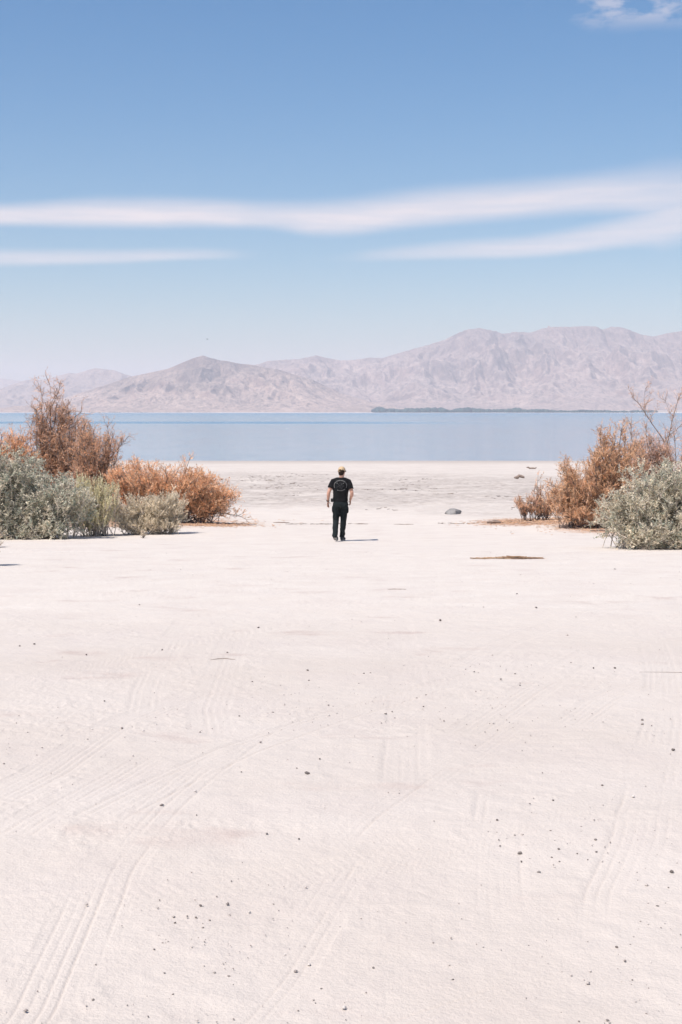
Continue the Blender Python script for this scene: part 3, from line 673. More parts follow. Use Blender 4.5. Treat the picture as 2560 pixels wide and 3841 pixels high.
def hull(name, pts, bev=.0, jit=0.0, seed=1):
    bm = bmesh.new(); r = random.Random(seed)
    for p in pts: bm.verts.new([c + r.uniform(-jit, jit) for c in p])
    h = bmesh.ops.convex_hull(bm, input=bm.verts)
    bmesh.ops.delete(bm, geom=list({v for v in h['geom_interior'] if isinstance(v, bmesh.types.BMVert)}), context='VERTS')
    if bev: bmesh.ops.bevel(bm, geom=bm.edges[:], offset=bev, segments=2, affect='EDGES', clamp_overlap=True)
    bmesh.ops.recalc_face_normals(bm, faces=bm.faces)
    me = bpy.data.meshes.new(name); bm.to_mesh(me); bm.free(); return me
rx, ry = 3.80, 47.9
rock = link('rock', hull('rock', [(-.30, .05, .02), (-.27, -.04, .08), (-.14, .0, .175), (-.04, .0, .20), (.03, -.04, .19), (.06, -.14, .10), (.06, -.18, -.04), (-.18, -.20, -.04), (.27, .16, .11), (.30, .18, .06), (.22, .12, -.04), (.05, .25, .10), (-.2, .2, .08), (-.28, .16, -.04), (.18, .28, -.04)], .008), MATS['boulder'], None, (rx, ry, gz(rx, ry) + .01))
tag(rock, 'grey angular rock with a dark shaded end, alone on the sand right of the man', 'rock')

def mat_drift(n, m):
    pos = n.n('ShaderNodeNewGeometry').outputs['Position']
    a = n.noise(n.n('ShaderNodeVectorMath', {0: pos, 1: (4, 30, 30)}, operation='MULTIPLY').outputs[0], 1, 4)
    principled(n, n.mix(n.mapr(a, .35, .65), (.20, .155, .13), (.34, .265, .22)), .9, .2)
material('driftwood', mat_drift)
def stick(name, label, x, y, length, rad, ang, seed, group=None, bend=.15, lift=0.0):
    g = np.random.default_rng(seed); t = np.linspace(-.5, .5, 7)
    px = t * length; py = np.sin(t * 5 + seed) * bend * length * .3; pz = rad * .6 + lift + np.abs(g.normal(size=7)) * rad * .5
    P = np.stack([px * math.cos(ang) - py * math.sin(ang), px * math.sin(ang) + py * math.cos(ang), pz], 1)
    Rr = rad * np.array([.45, .8, 1, .95, 1.05, .8, .5]) * g.uniform(.85, 1.15, 7)
    V, F = tubes(P[None], Rr[None], 7)
    caps = [list(range(6, -1, -1)), list(range(42, 49))]
    me = bpy.data.meshes.new(name); me.from_pydata([tuple(v) for v in V], [], [tuple(f) for f in F] + [tuple(c) for c in caps]); me.update()
    o = link(name, me, MATS['driftwood'], None, (x, y, gz(x, y))); tag(o, label, 'driftwood', group); return o
stick('driftwood_log', 'short dark driftwood piece beside the orange litter left of the right-hand bushes', 4.58, 42.5, .42, .055, .05, 1)
stick('driftwood_log', 'dark stubby log far out on the beach near the water, left of the right-hand bushes', 10.6, 84.5, .62, .10, .02, 2)
stick('driftwood_log', 'thin brown log on the far beach closest to the water, against the right-hand bushes', 14.2, 106.0, .75, .07, .0, 3)
stick('driftwood_stick', 'dark driftwood stick on the strand line to the left of the man', -1.82, 43.2, .50, .014, .03, 4)
stick('driftwood_stick', 'dark thin stick on the strand line immediately right of the man', .60, 43.0, .45, .011, -.02, 5)
stick('driftwood_stick', 'thin stick on the strand line between the man and the rock', 1.9, 42.9, .6, .009, -.03, 6)
stick('driftwood_stick', 'dark thin stick lying on the orange litter edge by the right-hand bushes', 7.0, 38.3, .55, .02, .05, 7)
stick('driftwood_stick', 'thin crooked twig on the open sand in the middle distance, left of centre', -.95, 11.3, .20, .003, .18, 8, bend=.5)
stick('driftwood_stick', 'short brown twig on the sand below the man', .73, 18.5, .24, .0045, .05, 9)
stick('driftwood_stick', 'straight pale reddish reed on the sand by the right edge', 2.55, 10.6, .60, .0016, -.02, 10, bend=.03)
def reed_mat():
    g = np.random.default_rng(8); n_ = 150; x = np.sort(g.uniform(-.6, .58, n_)); taper = np.clip(1 - np.abs(x - .12) / .75, .1, 1)
    y = g.normal(size=n_) * .045 * taper * 1.6 - x * .06; a = g.normal(size=n_) * .28; L = g.uniform(.06, .26, n_)
    d = np.stack([np.cos(a), np.sin(a), g.normal(size=n_) * .05], 1)
    z = g.uniform(.004, .05, n_) * taper
    wx, wy = 3.07, 25.9
    p = np.stack([x, y, z], 1); P = np.stack([p - d * L[:, None] / 2, p + d * L[:, None] / 2], 1); P[..., 2] = np.maximum(P[..., 2], .004)
    V, F = tubes(P, np.broadcast_to(np.array([.008, .005]), (n_, 2)).copy() * g.uniform(.6, 1.5, (n_, 1)), 5)
    G = Geo(); pal = np.array([(.40, .26, .16), (.32, .20, .125), (.46, .32, .21), (.22, .14, .10)]); G.add(V, F, np.repeat(pal[g.integers(0, 4, n_)], 10, 0))
    o = link('reed_mat', G.mesh('reed_mat'), MATS['bark'], None, (wx, wy, gz(wx, wy))); o.rotation_euler = (-.045, 0, -.03)
    tag(o, 'long flat drift of dry brown reeds on pale sand near the right-hand bushes', 'driftwood')
reed_mat()
def strand_litter():
    g = np.random.default_rng(12); n_ = 420; x = g.uniform(-4, 9, n_); y = 43.0 + np.sin(x * .8) * .35 + g.normal(size=n_) * .10
    m = vnoise(x * .9 + 3, x * 0) > .45; k = 4200; x = x[m]; y = y[m]
    x2 = g.uniform(-16, 20, k); y2 = g.uniform(50, 92, k); m = fbm(x2 * .25, y2 * .12, 3) > .56; x2 = x2[m]; y2 = y2[m]
    s = np.r_[np.full(len(x), .7), np.full(len(x2), 1.05)]; x = np.r_[x, x2]; y = np.r_[y, y2]; n_ = len(x)
    z = ground_z(x, y) + .008; a = g.normal(size=n_) * .6; d = np.stack([np.cos(a), np.sin(a), g.normal(size=n_) * .1], 1)
    p = np.stack([x, y, z], 1); P = np.stack([p, p + d * (g.uniform(.04, .22, n_) * s)[:, None]], 1)
    V, F = tubes(P, (.009 * s * g.uniform(.5, 1.5, n_))[:, None] * np.array([1, .6]), 3); G = Geo()
    pal = np.array([(.20, .16, .135), (.14, .11, .10), (.30, .24, .19)]); G.add(V, F, np.repeat(pal[g.integers(0, 3, n_)], 6, 0))
    tag(link('driftwood_litter', G.mesh('driftwood_litter'), MATS['bark']), 'broken twigs and wrack scattered along the strand line and far beach', kind='stuff')
strand_litter()
PEBBLES = {'pebbles clustered at lower right': ('dark pebble in the loose cluster at the lower right of the sand', [(0.711, 5.55, 0.0213), (0.648, 5.73, 0.0109), (0.644, 5.65, 0.0098), (0.672, 6.01, 0.0146), (0.83, 5.49, 0.0144), (0.874, 5.6, 0.0147), (0.853, 5.44, 0.0105), (0.705, 5.45, 0.0105), (0.751, 5.65, 0.0118), (0.754, 5.31, 0.0186), (1.044, 5.72, 0.016), (1.017, 5.56, 0.0127), (0.966, 5.46, 0.0096), (0.939, 5.54, 0.0097), (0.878, 5.85, 0.0122), (0.72, 5.79, 0.0101), (1.004, 5.84, 0.0102), (0.851, 6.31, 0.012), (0.967, 6.38, 0.0132)]), 'pebbles at the lower right edge': ('dark pebble in the small patch at the right edge of the foreground', [(1.26, 5.31, 0.0189), (1.206, 5.13, 0.011), (1.304, 5.41, 0.0096), (1.122, 4.93, 0.0124), (1.156, 4.96, 0.0089)]), 'lone pebbles in the right foreground': ('lone pebble on bare sand at the bottom right, outside the cluster', [(0.899, 4.53, 0.0147), (1.252, 6.71, 0.0163), (0.343, 4.38, 0.0094), (0.344, 4.26, 0.0107), (0.325, 4.24, 0.0076), (0.895, 4.26, 0.0077), (0.763, 3.96, 0.0131), (0.101, 4.36, 0.0109)]), 'pebbles in the left foreground': ('small pebble in the left foreground near the curved tyre tracks', [(-0.629, 6.09, 0.0105), (-0.308, 5.81, 0.014), (-0.173, 5.74, 0.0109), (-0.411, 5.21, 0.01), (-0.499, 4.94, 0.0139), (-0.503, 4.82, 0.0111), (-0.57, 4.77, 0.0101), (-0.059, 4.19, 0.0127), (-0.736, 4.11, 0.0105), (-0.776, 4.39, 0.0079)]), 'single': ('largest dark elongated stone in the foreground, on the sand below the man', [(-0.168, 6.92, 0.0307)]), 'pebbles on the left middle sand': ('small pebble on the middle sand below the left-hand bushes', [(-2.316, 16.2, 0.0299), (-2.095, 11.59, 0.0275), (-1.514, 11.91, 0.02), (-2.787, 12.23, 0.0272), (-2.692, 12.37, 0.0253), (-1.793, 8.03, 0.0139), (-1.603, 8.1, 0.0139), (-1.415, 7.84, 0.0135), (-1.549, 9.2, 0.0172)]), 'pebbles on the central middle sand': ('small pebble on the middle sand straight below the man', [(-0.811, 13.84, 0.03), (-0.253, 10.68, 0.025), (-0.233, 10.2, 0.0171), (-0.639, 10.12, 0.017), (-0.111, 7.31, 0.0149), (-0.223, 7.06, 0.0132), (-0.496, 6.97, 0.0131), (-0.425, 8.77, 0.0192), (-0.627, 8.65, 0.0146)]), 'pebbles on the far right sand': ('small pebble on the white sand just below the reed drift', [(2.208, 17.74, 0.0356), (2.175, 15.73, 0.0343), (1.011, 14.41, 0.0337), (4.448, 22.99, 0.0388)]), 'pebbles grouped right of centre': ('pebble in the small group on the middle sand right of centre', [(1.005, 10.62, 0.0196), (1.163, 10.23, 0.0242), (1.296, 10.47, 0.0212), (1.262, 9.92, 0.0201), (1.185, 9.92, 0.0168)]), 'pebbles just right of centre': ('pebble on the middle sand just right of centre by the straight tyre track', [(0.22, 10.56, 0.0212), (0.171, 10.54, 0.0177), (0.278, 8.75, 0.0221), (0.322, 8.84, 0.0149), (0.531, 9.02, 0.0167)]), 'pebbles on the right middle sand': ('small pebble on the middle sand towards the right edge', [(1.828, 8.51, 0.0235), (1.795, 7.58, 0.0237), (1.939, 10.81, 0.022), (2.106, 10.83, 0.0221), (1.818, 11.12, 0.0188)])}
def pebbles():
    shapes = []
    for s in range(7):
        r = random.Random(40 + s); pts = []
        for _ in range(16):
            v = Vector((r.gauss(0, 1), r.gauss(0, 1), r.gauss(0, 1))).normalized(); pts.append((v.x * .5, v.y * .42, v.z * .3))
        shapes.append(hull('pebble', pts)); shapes[-1].materials.append(MATS['stone'])
    g = random.Random(3)
    for grp, (label, items) in PEBBLES.items():
        if grp == 'single': grp = None
        for x, y, s in items:
            o = bpy.data.objects.new('pebble', g.choice(shapes)); C.objects.link(o)
            k = s * g.uniform(.9, 1.1); o.scale = (k, k * g.uniform(.8, 1.1), k * g.uniform(.8, 1.2)); o.rotation_euler = (0, 0, g.uniform(0, 6.28))
            o.location = (x, y, gz(x, y) + k * .2); tag(o, label, 'pebble', grp)
pebbles()
def gravel():
    g = np.random.default_rng(21); n_ = 13000
    r = g.uniform(0, 1, n_); y = 3.4 * (30 / 3.4) ** r; x = g.uniform(-.30, .30, n_) * y
    dens = sstep(.50, .66, fbm(x * .7 + 5, y * .55 + 2, 3)); near = np.zeros(n_)
    for cx, cy, cr in ((.95, 5.75, .30), (1.45, 5.2, .25), (-.45, 4.75, .28), (1.15, 8.6, .7), (-.2, 8.9, .7), (-1.8, 8.0, .6)):
        near += np.exp(-((x - cx) ** 2 + ((y - cy) * .8) ** 2) / cr ** 2) * .75
    keep = g.uniform(0, 1, n_) < np.clip(.05 + dens * .3 + near * .9, 0, 1); x, y = x[keep], y[keep]; n_ = len(x)
    s = np.exp(g.normal(size=n_) * .5) * .0023 * (1 + y * .03)
    base = np.array([(1, 0, 0), (0, .9, 0), (-1, 0, 0), (0, -.9, 0), (.1, .1, .7), (0, 0, -.6)]); tri = np.array([(0, 1, 4), (1, 2, 4), (2, 3, 4), (3, 0, 4), (1, 0, 5), (2, 1, 5), (3, 2, 5), (0, 3, 5)])
    a = g.uniform(0, 6.28, n_); ca, sa = np.cos(a)[:, None], np.sin(a)[:, None]; q = base[None] * g.uniform(.7, 1.3, (n_, 6, 1))
    V = np.stack([q[..., 0] * ca - q[..., 1] * sa, q[..., 0] * sa + q[..., 1] * ca, q[..., 2]], -1) * s[:, None, None] + np.stack([x, y, ground_z(x, y) + s * .25 + .001], 1)[:, None]
    F = (tri[None] + (np.arange(n_) * 6)[:, None, None]).reshape(-1, 3)
    me = np_mesh('gravel', V.reshape(-1, 3), F)
    pal = np.array([(.36, .31, .28), (.27, .23, .21), (.46, .41, .375), (.58, .53, .49), (.30, .26, .24)]); set_color(me, np.repeat(pal[g.integers(0, 5, n_)], 6, 0))
    tag(link('gravel', me, MATS['bark']), 'fine grit and tiny stones strewn over the foreground sand', kind='stuff')
gravel()

# ------------------------------------------------------------------ across the water
def far_trees(name, label, spans, n_, seed, hh):
    g = np.random.default_rng(seed); bm = bmesh.new(); bmesh.ops.create_icosphere(bm, subdivisions=1, radius=1); bv = np.array([v.co for v in bm.verts]); bf = np.array([[v.index for v in f.verts] for f in bm.faces]); bm.free()
    x = g.uniform(spans[0], spans[1], n_); dep = g.uniform(60, 60 + spans[2], n_); y = shore_y(x) + dep
    w = hh * g.uniform(.35, 1.0, n_) * (.45 + .9 * fbm(x / 70., x * 0, 3)) * np.interp(x, [spans[0], spans[0] + (spans[1] - spans[0]) * .25, spans[1]], [1.15, 1.0, .45])
    q = bv[None] * g.uniform(.75, 1.25, (n_, len(bv), 1)); z0 = WATER + dep * .0016 + 1
    V = q * np.stack([w * .8, w * .7, w * .55], 1)[:, None] + np.stack([x, y, z0 + w * .45], 1)[:, None]
    F = (bf[None] + (np.arange(n_) * len(bv))[:, None, None]).reshape(-1, 3); me = np_mesh(name, V.reshape(-1, 3), F, True)
    pal = np.array([(.03, .065, .06), (.045, .08, .07), (.025, .05, .05)]); set_color(me, np.repeat(pal[g.integers(0, 3, n_)], len(bv), 0))
    tag(link(name, me, MATS['bark']), label, kind='stuff')
far_trees('far_grove', 'dark band of trees along the far shore below the high range', (200, 1650, 300), 1300, 31, 30)
far_trees('far_scrub', 'thin broken line of scrub on the far shore below the left hill', (-1750, -760, 80), 160, 32, 6)
def bird(name, label, loc, span, flying, col):
    bm = bmesh.new(); bmesh.ops.create_uvsphere(bm, u_segments=10, v_segments=6, radius=1)
    bmesh.ops.transform(bm, matrix=Matrix.Diagonal((span * .11, span * .3, span * .10, 1)), verts=bm.verts)
    hd = bmesh.ops.create_uvsphere(bm, u_segments=8, v_segments=5, radius=span * .075, matrix=Matrix.Translation((0, span * .32, span * .08)))['verts']
    me = bpy.data.meshes.new('body'); bm.to_mesh(me); bm.free()
    root = empty(name, loc, 1.2); tag(root, label, 'bird')
    m = material('feather', lambda n, mm: principled(n, n.mix(n.noise(n.n('ShaderNodeNewGeometry').outputs['Position'], 20, 3), col, tuple(c * .8 for c in col)), .8, .2))
    link('body', me, m, root)
    for s in (-1, 1):
        if flying:
            v = [(0, .12, 0), (s * .28, .16, .12), (s * .5, .02, .05), (s * .26, -.08, .1), (0, -.12, 0)]
        else:
            v = [(s * .10, .15, .06), (s * .12, .0, .09), (s * .03, -.36, .08), (s * .09, -.15, .0), (s * .115, .1, 0)]
        top = [tuple(c * span for c in p) for p in v]; bot = [(p[0], p[1], p[2] - span * .02) for p in top]
        f = [(0, 1, 2, 3, 4), (9, 8, 7, 6, 5)] + [(i, i + 5, (i + 1) % 5 + 5, (i + 1) % 5) for i in range(5)]
        w = bpy.data.meshes.new('wing'); w.from_pydata(top + bot, [], f); w.update(); link('wing', w, m, root)
bird('bird', 'tiny dark bird flying in the pale sky above the left hill', (-28.0, 300.0, 17.0), .65, True, (.22, .22, .23))
bird('bird', 'tiny white bird floating on the lake left of centre', (-14.5, 386.0, WATER + .05), .9, False, (.75, .73, .70))
# ------------------------------------------------------------------ the man walking towards the lake
def cap_tube(bm, pts, radii, seg=14, flat=1.0):
    """closed tapered tube through pts with round ends"""
    pts = [Vector(p) for p in pts]; rings = []
    def frame(t):
        ref = Vector((0, 1, 0)) if abs(t.y) < .9 else Vector((1, 0, 0))
        u = t.cross(ref).normalized(); return u, t.cross(u).normalized()
    P, Rr = [], []
    t0 = (pts[1] - pts[0]).normalized(); t1 = (pts[-1] - pts[-2]).normalized()
    for a in (80, 55, 28): P.append(pts[0] - t0 * radii[0] * math.sin(R(a))); Rr.append(radii[0] * math.cos(R(a)))
    P += pts; Rr += list(radii)
    for a in (28, 55, 80): P.append(pts[-1] + t1 * radii[-1] * math.sin(R(a))); Rr.append(radii[-1] * math.cos(R(a)))
    for i, p in enumerate(P):
        t = (P[min(i + 1, len(P) - 1)] - P[max(i - 1, 0)]).normalized(); u, w = frame(t)
        rings.append([bm.verts.new(p + (u * math.cos(2 * math.pi * k / seg) + w * math.sin(2 * math.pi * k / seg) * flat) * Rr[i]) for k in range(seg)])
    for a, b in zip(rings, rings[1:]):
        for k in range(seg): bm.faces.new((a[k], a[(k + 1) % seg], b[(k + 1) % seg], b[k]))
    bm.faces.new(rings[0][::-1]); bm.faces.new(rings[-1])
def ell(bm, c, r, rot=(0, 0, 0), seg=18):
    M = Matrix.Translation(c) @ Euler(rot).to_matrix().to_4x4() @ Matrix.Diagonal((*r, 1))
    bmesh.ops.create_uvsphere(bm, u_segments=seg, v_segments=seg // 2 + 2, radius=1, matrix=M)
def rings_loft(bm, rings, seg=28, power=2.4):
    """rings: (cx, cy, z, rx, ry) stacked into a closed body"""
    rr = []
    for cx, cy, z, ax, ay in rings:
        row = []
        for k in range(seg):
            a = 2 * math.pi * k / seg; c, s = math.cos(a), math.sin(a)
            row.append(bm.verts.new((cx + ax * math.copysign(abs(c) ** (2 / power), c), cy + ay * math.copysign(abs(s) ** (2 / power), s), z)))
        rr.append(row)
    for a, b in zip(rr, rr[1:]):
        for k in range(seg): bm.faces.new((a[k], a[(k + 1) % seg], b[(k + 1) % seg], b[k]))
    bm.faces.new(rr[0][::-1]); bm.faces.new(rr[-1])
def fuse(name, bm, voxel, smooth=4, wrinkle=None, cut=None):
    """melt overlapping closed shapes into one continuous skin"""
    bmesh.ops.recalc_face_normals(bm, faces=bm.faces)
    me = bpy.data.meshes.new(name); bm.to_mesh(me); bm.free()
    o = bpy.data.objects.new(name, me); C.objects.link(o)
    m = o.modifiers.new('r', 'REMESH'); m.mode = 'VOXEL'; m.voxel_size = voxel
    if smooth:
        s = o.modifiers.new('s', 'SMOOTH'); s.iterations = smooth; s.factor = .5
    dg = bpy.context.evaluated_depsgraph_get(); res = bpy.data.meshes.new_from_object(o.evaluated_get(dg))
    bpy.data.objects.remove(o); bpy.data.meshes.remove(me); res.name = name
    n_ = len(res.vertices); co = np.empty(n_ * 3, np.float32); res.vertices.foreach_get('co', co); co = co.reshape(-1, 3)
    if wrinkle is not None:
        no = np.empty(n_ * 3, np.float32); res.vertices.foreach_get('normal', no); co = co + no.reshape(-1, 3) * wrinkle(co)[:, None]
        res.vertices.foreach_set('co', co.astype(np.float32).ravel())
    if cut is not None:
        b2 = bmesh.new(); b2.from_mesh(res)
        bmesh.ops.delete(b2, geom=[v for v in b2.verts if cut(v.co)], context='VERTS'); b2.to_mesh(res); b2.free()
    res.polygons.foreach_set('use_smooth', np.ones(len(res.polygons), bool)); res.update()
    return res
def fabric(col, rough=.9, bump=.3, scale=350):
    def f(n, m):
        pos = n.n('ShaderNodeTexCoord').outputs['Object']
        a = n.noise(pos, 7, 4); w = n.noise(pos, scale, 2)
        c = n.mix(n.mapr(a, .3, .7), col, tuple(x * 1.7 for x in col))
        b = n.n('ShaderNodeBump', {'Height': w, 'Strength': bump, 'Distance': .002}); b2 = n.n('ShaderNodeBump', {'Height': n.noise(pos, 16, 4, .6), 'Strength': .6, 'Distance': .012, 'Normal': b.outputs[0]})
        principled(n, c, rough, .15, b2.outputs[0])
    return f
material('black_cotton', fabric((.0075, .0075, .0085)))
material('dark_trousers', fabric((.0095, .0125, .0135)))
material('cap_cloth', fabric((.36, .265, .165)))
def mat_skin(n, m):
    pos = n.n('ShaderNodeTexCoord').outputs['Object']; a = n.noise(pos, 30, 4)
    principled(n, n.mix(a, (.50, .27, .19), (.60, .35, .26)), .55, .35, None)
material('skin', mat_skin)
material('hair', fabric((.022, .014, .010), .7, .8, 120))
material('shoe_cloth', fabric((.05, .05, .05)))
material('sole_rubber', fabric((.26, .25, .24)))
material('black_plastic', lambda n, m: principled(n, n.mix(n.noise(n.n('ShaderNodeTexCoord').outputs['Object'], 40, 2), (.008, .008, .009), (.016, .016, .017)), .4, .4))
material('print_ink', lambda n, m: principled(n, n.mix(n.noise(n.n('ShaderNodeTexCoord').outputs['Object'], 60, 3), (.14, .14, .14), (.25, .247, .243)), .8, .2))
material('print_ink_faded', lambda n, m: principled(n, n.mix(n.noise(n.n('ShaderNodeTexCoord').outputs['Object'], 60, 3), (.032, .033, .034), (.062, .063, .064)), .8, .2))

def finger(bm, base, d, curl, length, r, axis):
    """three-jointed finger: d start direction, curl turns it about axis at every knuckle"""
    p = Vector(base); pts = [p.copy()]; d = Vector(d).normalized(); ax = Vector(axis).normalized()
    for f in (.45, .32, .23):
        p = p + d * length * f; pts.append(p.copy()); d = Matrix.Rotation(curl, 3, ax) @ d
    cap_tube(bm, pts, [r, r * .95, r * .88, r * .75], 10)
def hand(bm, wrist, d, palm_n, side, curl):
    """wrist point, d = direction of the palm, palm_n = where the palm faces, side = towards the thumb"""
    w, d, n_, s = Vector(wrist), Vector(d).normalized(), Vector(palm_n).normalized(), Vector(side).normalized()
    c = w + d * .045
    M = Matrix((s * .040, n_ * .017, d * .055)).transposed().to_4x4(); M.translation = c
    bmesh.ops.create_uvsphere(bm, u_segments=16, v_segments=10, radius=1, matrix=M)
    ax = d.cross(n_)
    for k, L in zip((.029, .010, -.010, -.029), (.074, .082, .077, .060)):
        finger(bm, w + d * .082 + s * k, d + s * k * 2 + n_ * .1, curl, L, .0088 if k > -.02 else .0078, ax)
    finger(bm, w + d * .028 + s * .034, d * .75 + s * .55 + n_ * .35, curl * .5, .066, .0095, ax)

def build_person():
    X0, Y0 = -.01, 33.8
    root = empty('person', (X0, Y0, gz(X0, Y0))); tag(root, 'person in black T-shirt, dark trousers and tan cap walking towards the lake', 'person')
    yaw = R(-24)                                            # head turned to the right
    Hc = Vector((.028, .005, 1.655))
    HM = Matrix.Translation(Hc) @ Matrix.Rotation(yaw, 4, 'Z')
    hp = lambda *p: HM @ Vector(p)
    # joints
    hipL, kneeL, ankL = (-.085, .01, .92), (-.112, .07, .50), (-.135, -.16, .165)
    hipR, kneeR, ankR = (.085, .0, .92), (.066, .09, .50), (.032, .10, .09)
    shL, elL, wrL = (-.175, -.01, 1.435), (-.285, -.055, 1.165), (-.300, .035, .960)
    shR, elR, wrR = (.190, -.01, 1.43), (.275, -.075, 1.150), (.232, .050, .985)
    bm = bmesh.new()
    ell(bm, hp(0, .0, .03), (.074, .094, .100)); ell(bm, hp(0, .028, -.045), (.058, .066, .070)); ell(bm, hp(0, .06, -.085), (.038, .035, .028))
    cap_tube(bm, [hp(0, .090, .025), hp(0, .112, -.012)], [.012, .015], 10)                       # nose
    for s in (-1, 1):
        ell(bm, hp(s * .077, -.008, -.005), (.011, .020, .033), (0, 0, yaw))                      # ears
        ell(bm, hp(s * .031, .086, .022), (.013, .008, .010))                                     # eyes under the brow
    ell(bm, hp(0, .083, .040), (.052, .014, .010)); ell(bm, hp(0, .090, -.045), (.026, .010, .006)); ell(bm, hp(0, .088, -.056), (.022, .010, .006))
    cap_tube(bm, [(.012, -.012, 1.40), (.020, -.008, 1.50), (.026, .0, 1.58)], [.066, .056, .056], 18)   # neck
    rings_loft(bm, [(.0, .0, .86, .150, .10), (0, 0, 1.0, .135, .085), (.004, 0, 1.15, .140, .09), (.008, -.004, 1.30, .158, .10), (.01, -.008, 1.42, .155, .085), (.012, -.01, 1.48, .09, .06)])
    for a, e, w, rr in ((shL, elL, wrL, 1), (shR, elR, wrR, 1)):
        a, e, w = Vector(a), Vector(e), Vector(w)
        cap_tube(bm, [a, a.lerp(e, .45), e.lerp(a, .08), e.lerp(w, .22), e.lerp(w, .6), w], [.050, .050, .041, .044, .034, .027], 16)
    hand(bm, wrL, (-.03, .05, -1), (.75, .65, 0), (.6, .8, 0), R(14))
    hand(bm, wrR, (-.03, .12, -1), (-.9, .3, 0), (-.35, .93, 0), R(58))
    for h, k, a in ((hipL, kneeL, ankL), (hipR, kneeR, ankR)):
        cap_tube(bm, [h, k, a], [.082, .055, .036], 16)
    body = link('body', fuse('body', bm, .0066, 2), MATS['skin'], root)
    # T-shirt
    bm = bmesh.new()
    rings_loft(bm, [(-.004, .004, .955, .180, .118), (-.004, .002, 1.02, .176, .114), (-.002, 0, 1.12, .178, .115), (.004, -.004, 1.24, .187, .120), (.010, -.008, 1.36, .198, .122), (.012, -.012, 1.43, .186, .108), (.015, -.012, 1.485, .125, .080), (.020, -.010, 1.528, .070, .064)], 32)
    for sh, el, L in ((shL, elL, .62), (shR, elR, .66)):
        a, e = Vector(sh), Vector(el); b = a.lerp(e, L)
        inn = Vector((.012, 0, 1.47)).lerp(a, .45)
        cap_tube(bm, [inn, a + Vector((0, 0, -.008)), a.lerp(e, .3), b], [.078, .074, .073, .070], 18)
    def cut_shirt(c):
        for sh, el, L in ((shL, elL, .62), (shR, elR, .66)):
            a, e = Vector(sh), Vector(el)
            if abs(c.x) > .195 and (c - a).dot((e - a).normalized()) > (e - a).length * L: return True
        return c.z < .942 + .008 * math.sin(c.x * 22) or c.z > 1.533
    wr = lambda co: (fbm(co[:, 0] * 9 + 3, co[:, 2] * 16 + co[:, 1] * 6, 3) - .5) * .016 * (1.0 - .5 * sstep(1.2, 1.45, co[:, 2]))
    shirt = link('t_shirt', fuse('t_shirt', bm, .0075, 5, wr, cut_shirt), MATS['black_cotton'], root)
    so = shirt.modifiers.new('cloth_edge', 'SOLIDIFY'); so.thickness = .003
    # trousers
    bm = bmesh.new()
    rings_loft(bm, [(-.004, 0, .83, .168, .118), (-.004, .002, .90, .172, .120), (-.004, .004, .975, .166, .108)], 28)
    def leg(h, k, a, rad, foot): cap_tube(bm, [Vector(h) - Vector((0, 0, .03)), Vector(h).lerp(Vector(k), .5), k, Vector(k).lerp(Vector(a), .5), a, Vector(a) + (Vector(a) - Vector(k)).normalized() * foot], rad, 18)
    leg(hipL, kneeL, ankL, [.100, .092, .074, .066, .062, .064], .015); leg(hipR, kneeR, ankR, [.100, .092, .074, .066, .062, .066], .0)
    ell(bm, (-.188, .02, .765), (.022, .062, .085)); ell(bm, (.172, .02, .755), (.024, .062, .085)); ell(bm, (-.07, -.075, .86), (.08, .045, .08)); ell(bm, (.075, -.075, .86), (.08, .045, .08))
    wt = lambda co: (fbm(co[:, 0] * 11 + 8, co[:, 2] * 13 + co[:, 1] * 9, 3) - .5) * .024 * (.5 + sstep(.5, .1, co[:, 2]))
    link('trousers', fuse('trousers', bm, .0075, 4, wt), MATS['dark_trousers'], root)
    # shoes: the left heel is lifted, the right foot is flat
    def shoe(heel, toe, up, lift):
        h, t = Vector(heel), Vector(toe); d = (t - h); L = d.length; d.normalize(); u = (Vector(up) - d * Vector(up).dot(d)).normalized()
        bm = bmesh.new()
        def pt(f, s, z): return h + d * L * f + d.cross(u) * s + u * z
        cap_tube(bm, [pt(.10, 0, .050), pt(.35, 0, .050), pt(.62, .006, .042), pt(.88, .008, .034)], [.040, .042, .045, .034], 16)
        cap_tube(bm, [pt(.15, 0, .055), pt(.20, 0, .105)], [.042, .044], 14)
        sm = link('shoe', fuse('shoe', bm, .0065, 3), MATS['shoe_cloth'], root)
        bm = bmesh.new(); seg = 30; row = []
        for z in (-.006, .020):
            r_ = []
            for k in range(seg):
                a = 2 * math.pi * k / seg; f = .5 - .5 * math.cos(a); wdt = .044 * (math.sin(math.pi * min(max(f, .0), 1)) ** .38) * (1.0 + .14 * math.sin((f - .3) * 4)); s = math.copysign(1, math.sin(a)) * wdt if abs(math.sin(a)) > 1e-3 else 0
                r_.append(bm.verts.new(pt(f * 1.04 - .03, s, z + (.012 if f > .9 else 0))))
            row.append(r_)
        for k in range(seg): bm.faces.new((row[0][k], row[0][(k + 1) % seg], row[1][(k + 1) % seg], row[1][k]))
        bm.faces.new(row[0][::-1]); bm.faces.new(row[1]); bmesh.ops.recalc_face_normals(bm, faces=bm.faces)
        me = bpy.data.meshes.new('sole'); bm.to_mesh(me); bm.free(); link('sole', me, MATS['sole_rubber'], sm)
    shoe((-.155, -.215, .125), (-.100, -.025, .008), (0, -.45, .8), .1)
    shoe((.020, .045, .008), (.092, .300, .008), (0, 0, 1), 0)
    # hair
    bm = bmesh.new(); ell(bm, hp(0, -.012, .028), (.079, .094, .098)); ell(bm, hp(0, -.038, -.035), (.066, .058, .052))
    def cut_hair(c):
        q = HM.inverted() @ c; return q.y > .030 + max(0, -q.z) * .2 or q.z < -.078 or (abs(q.x) > .055 and q.z < -.02 and q.y > -.02)
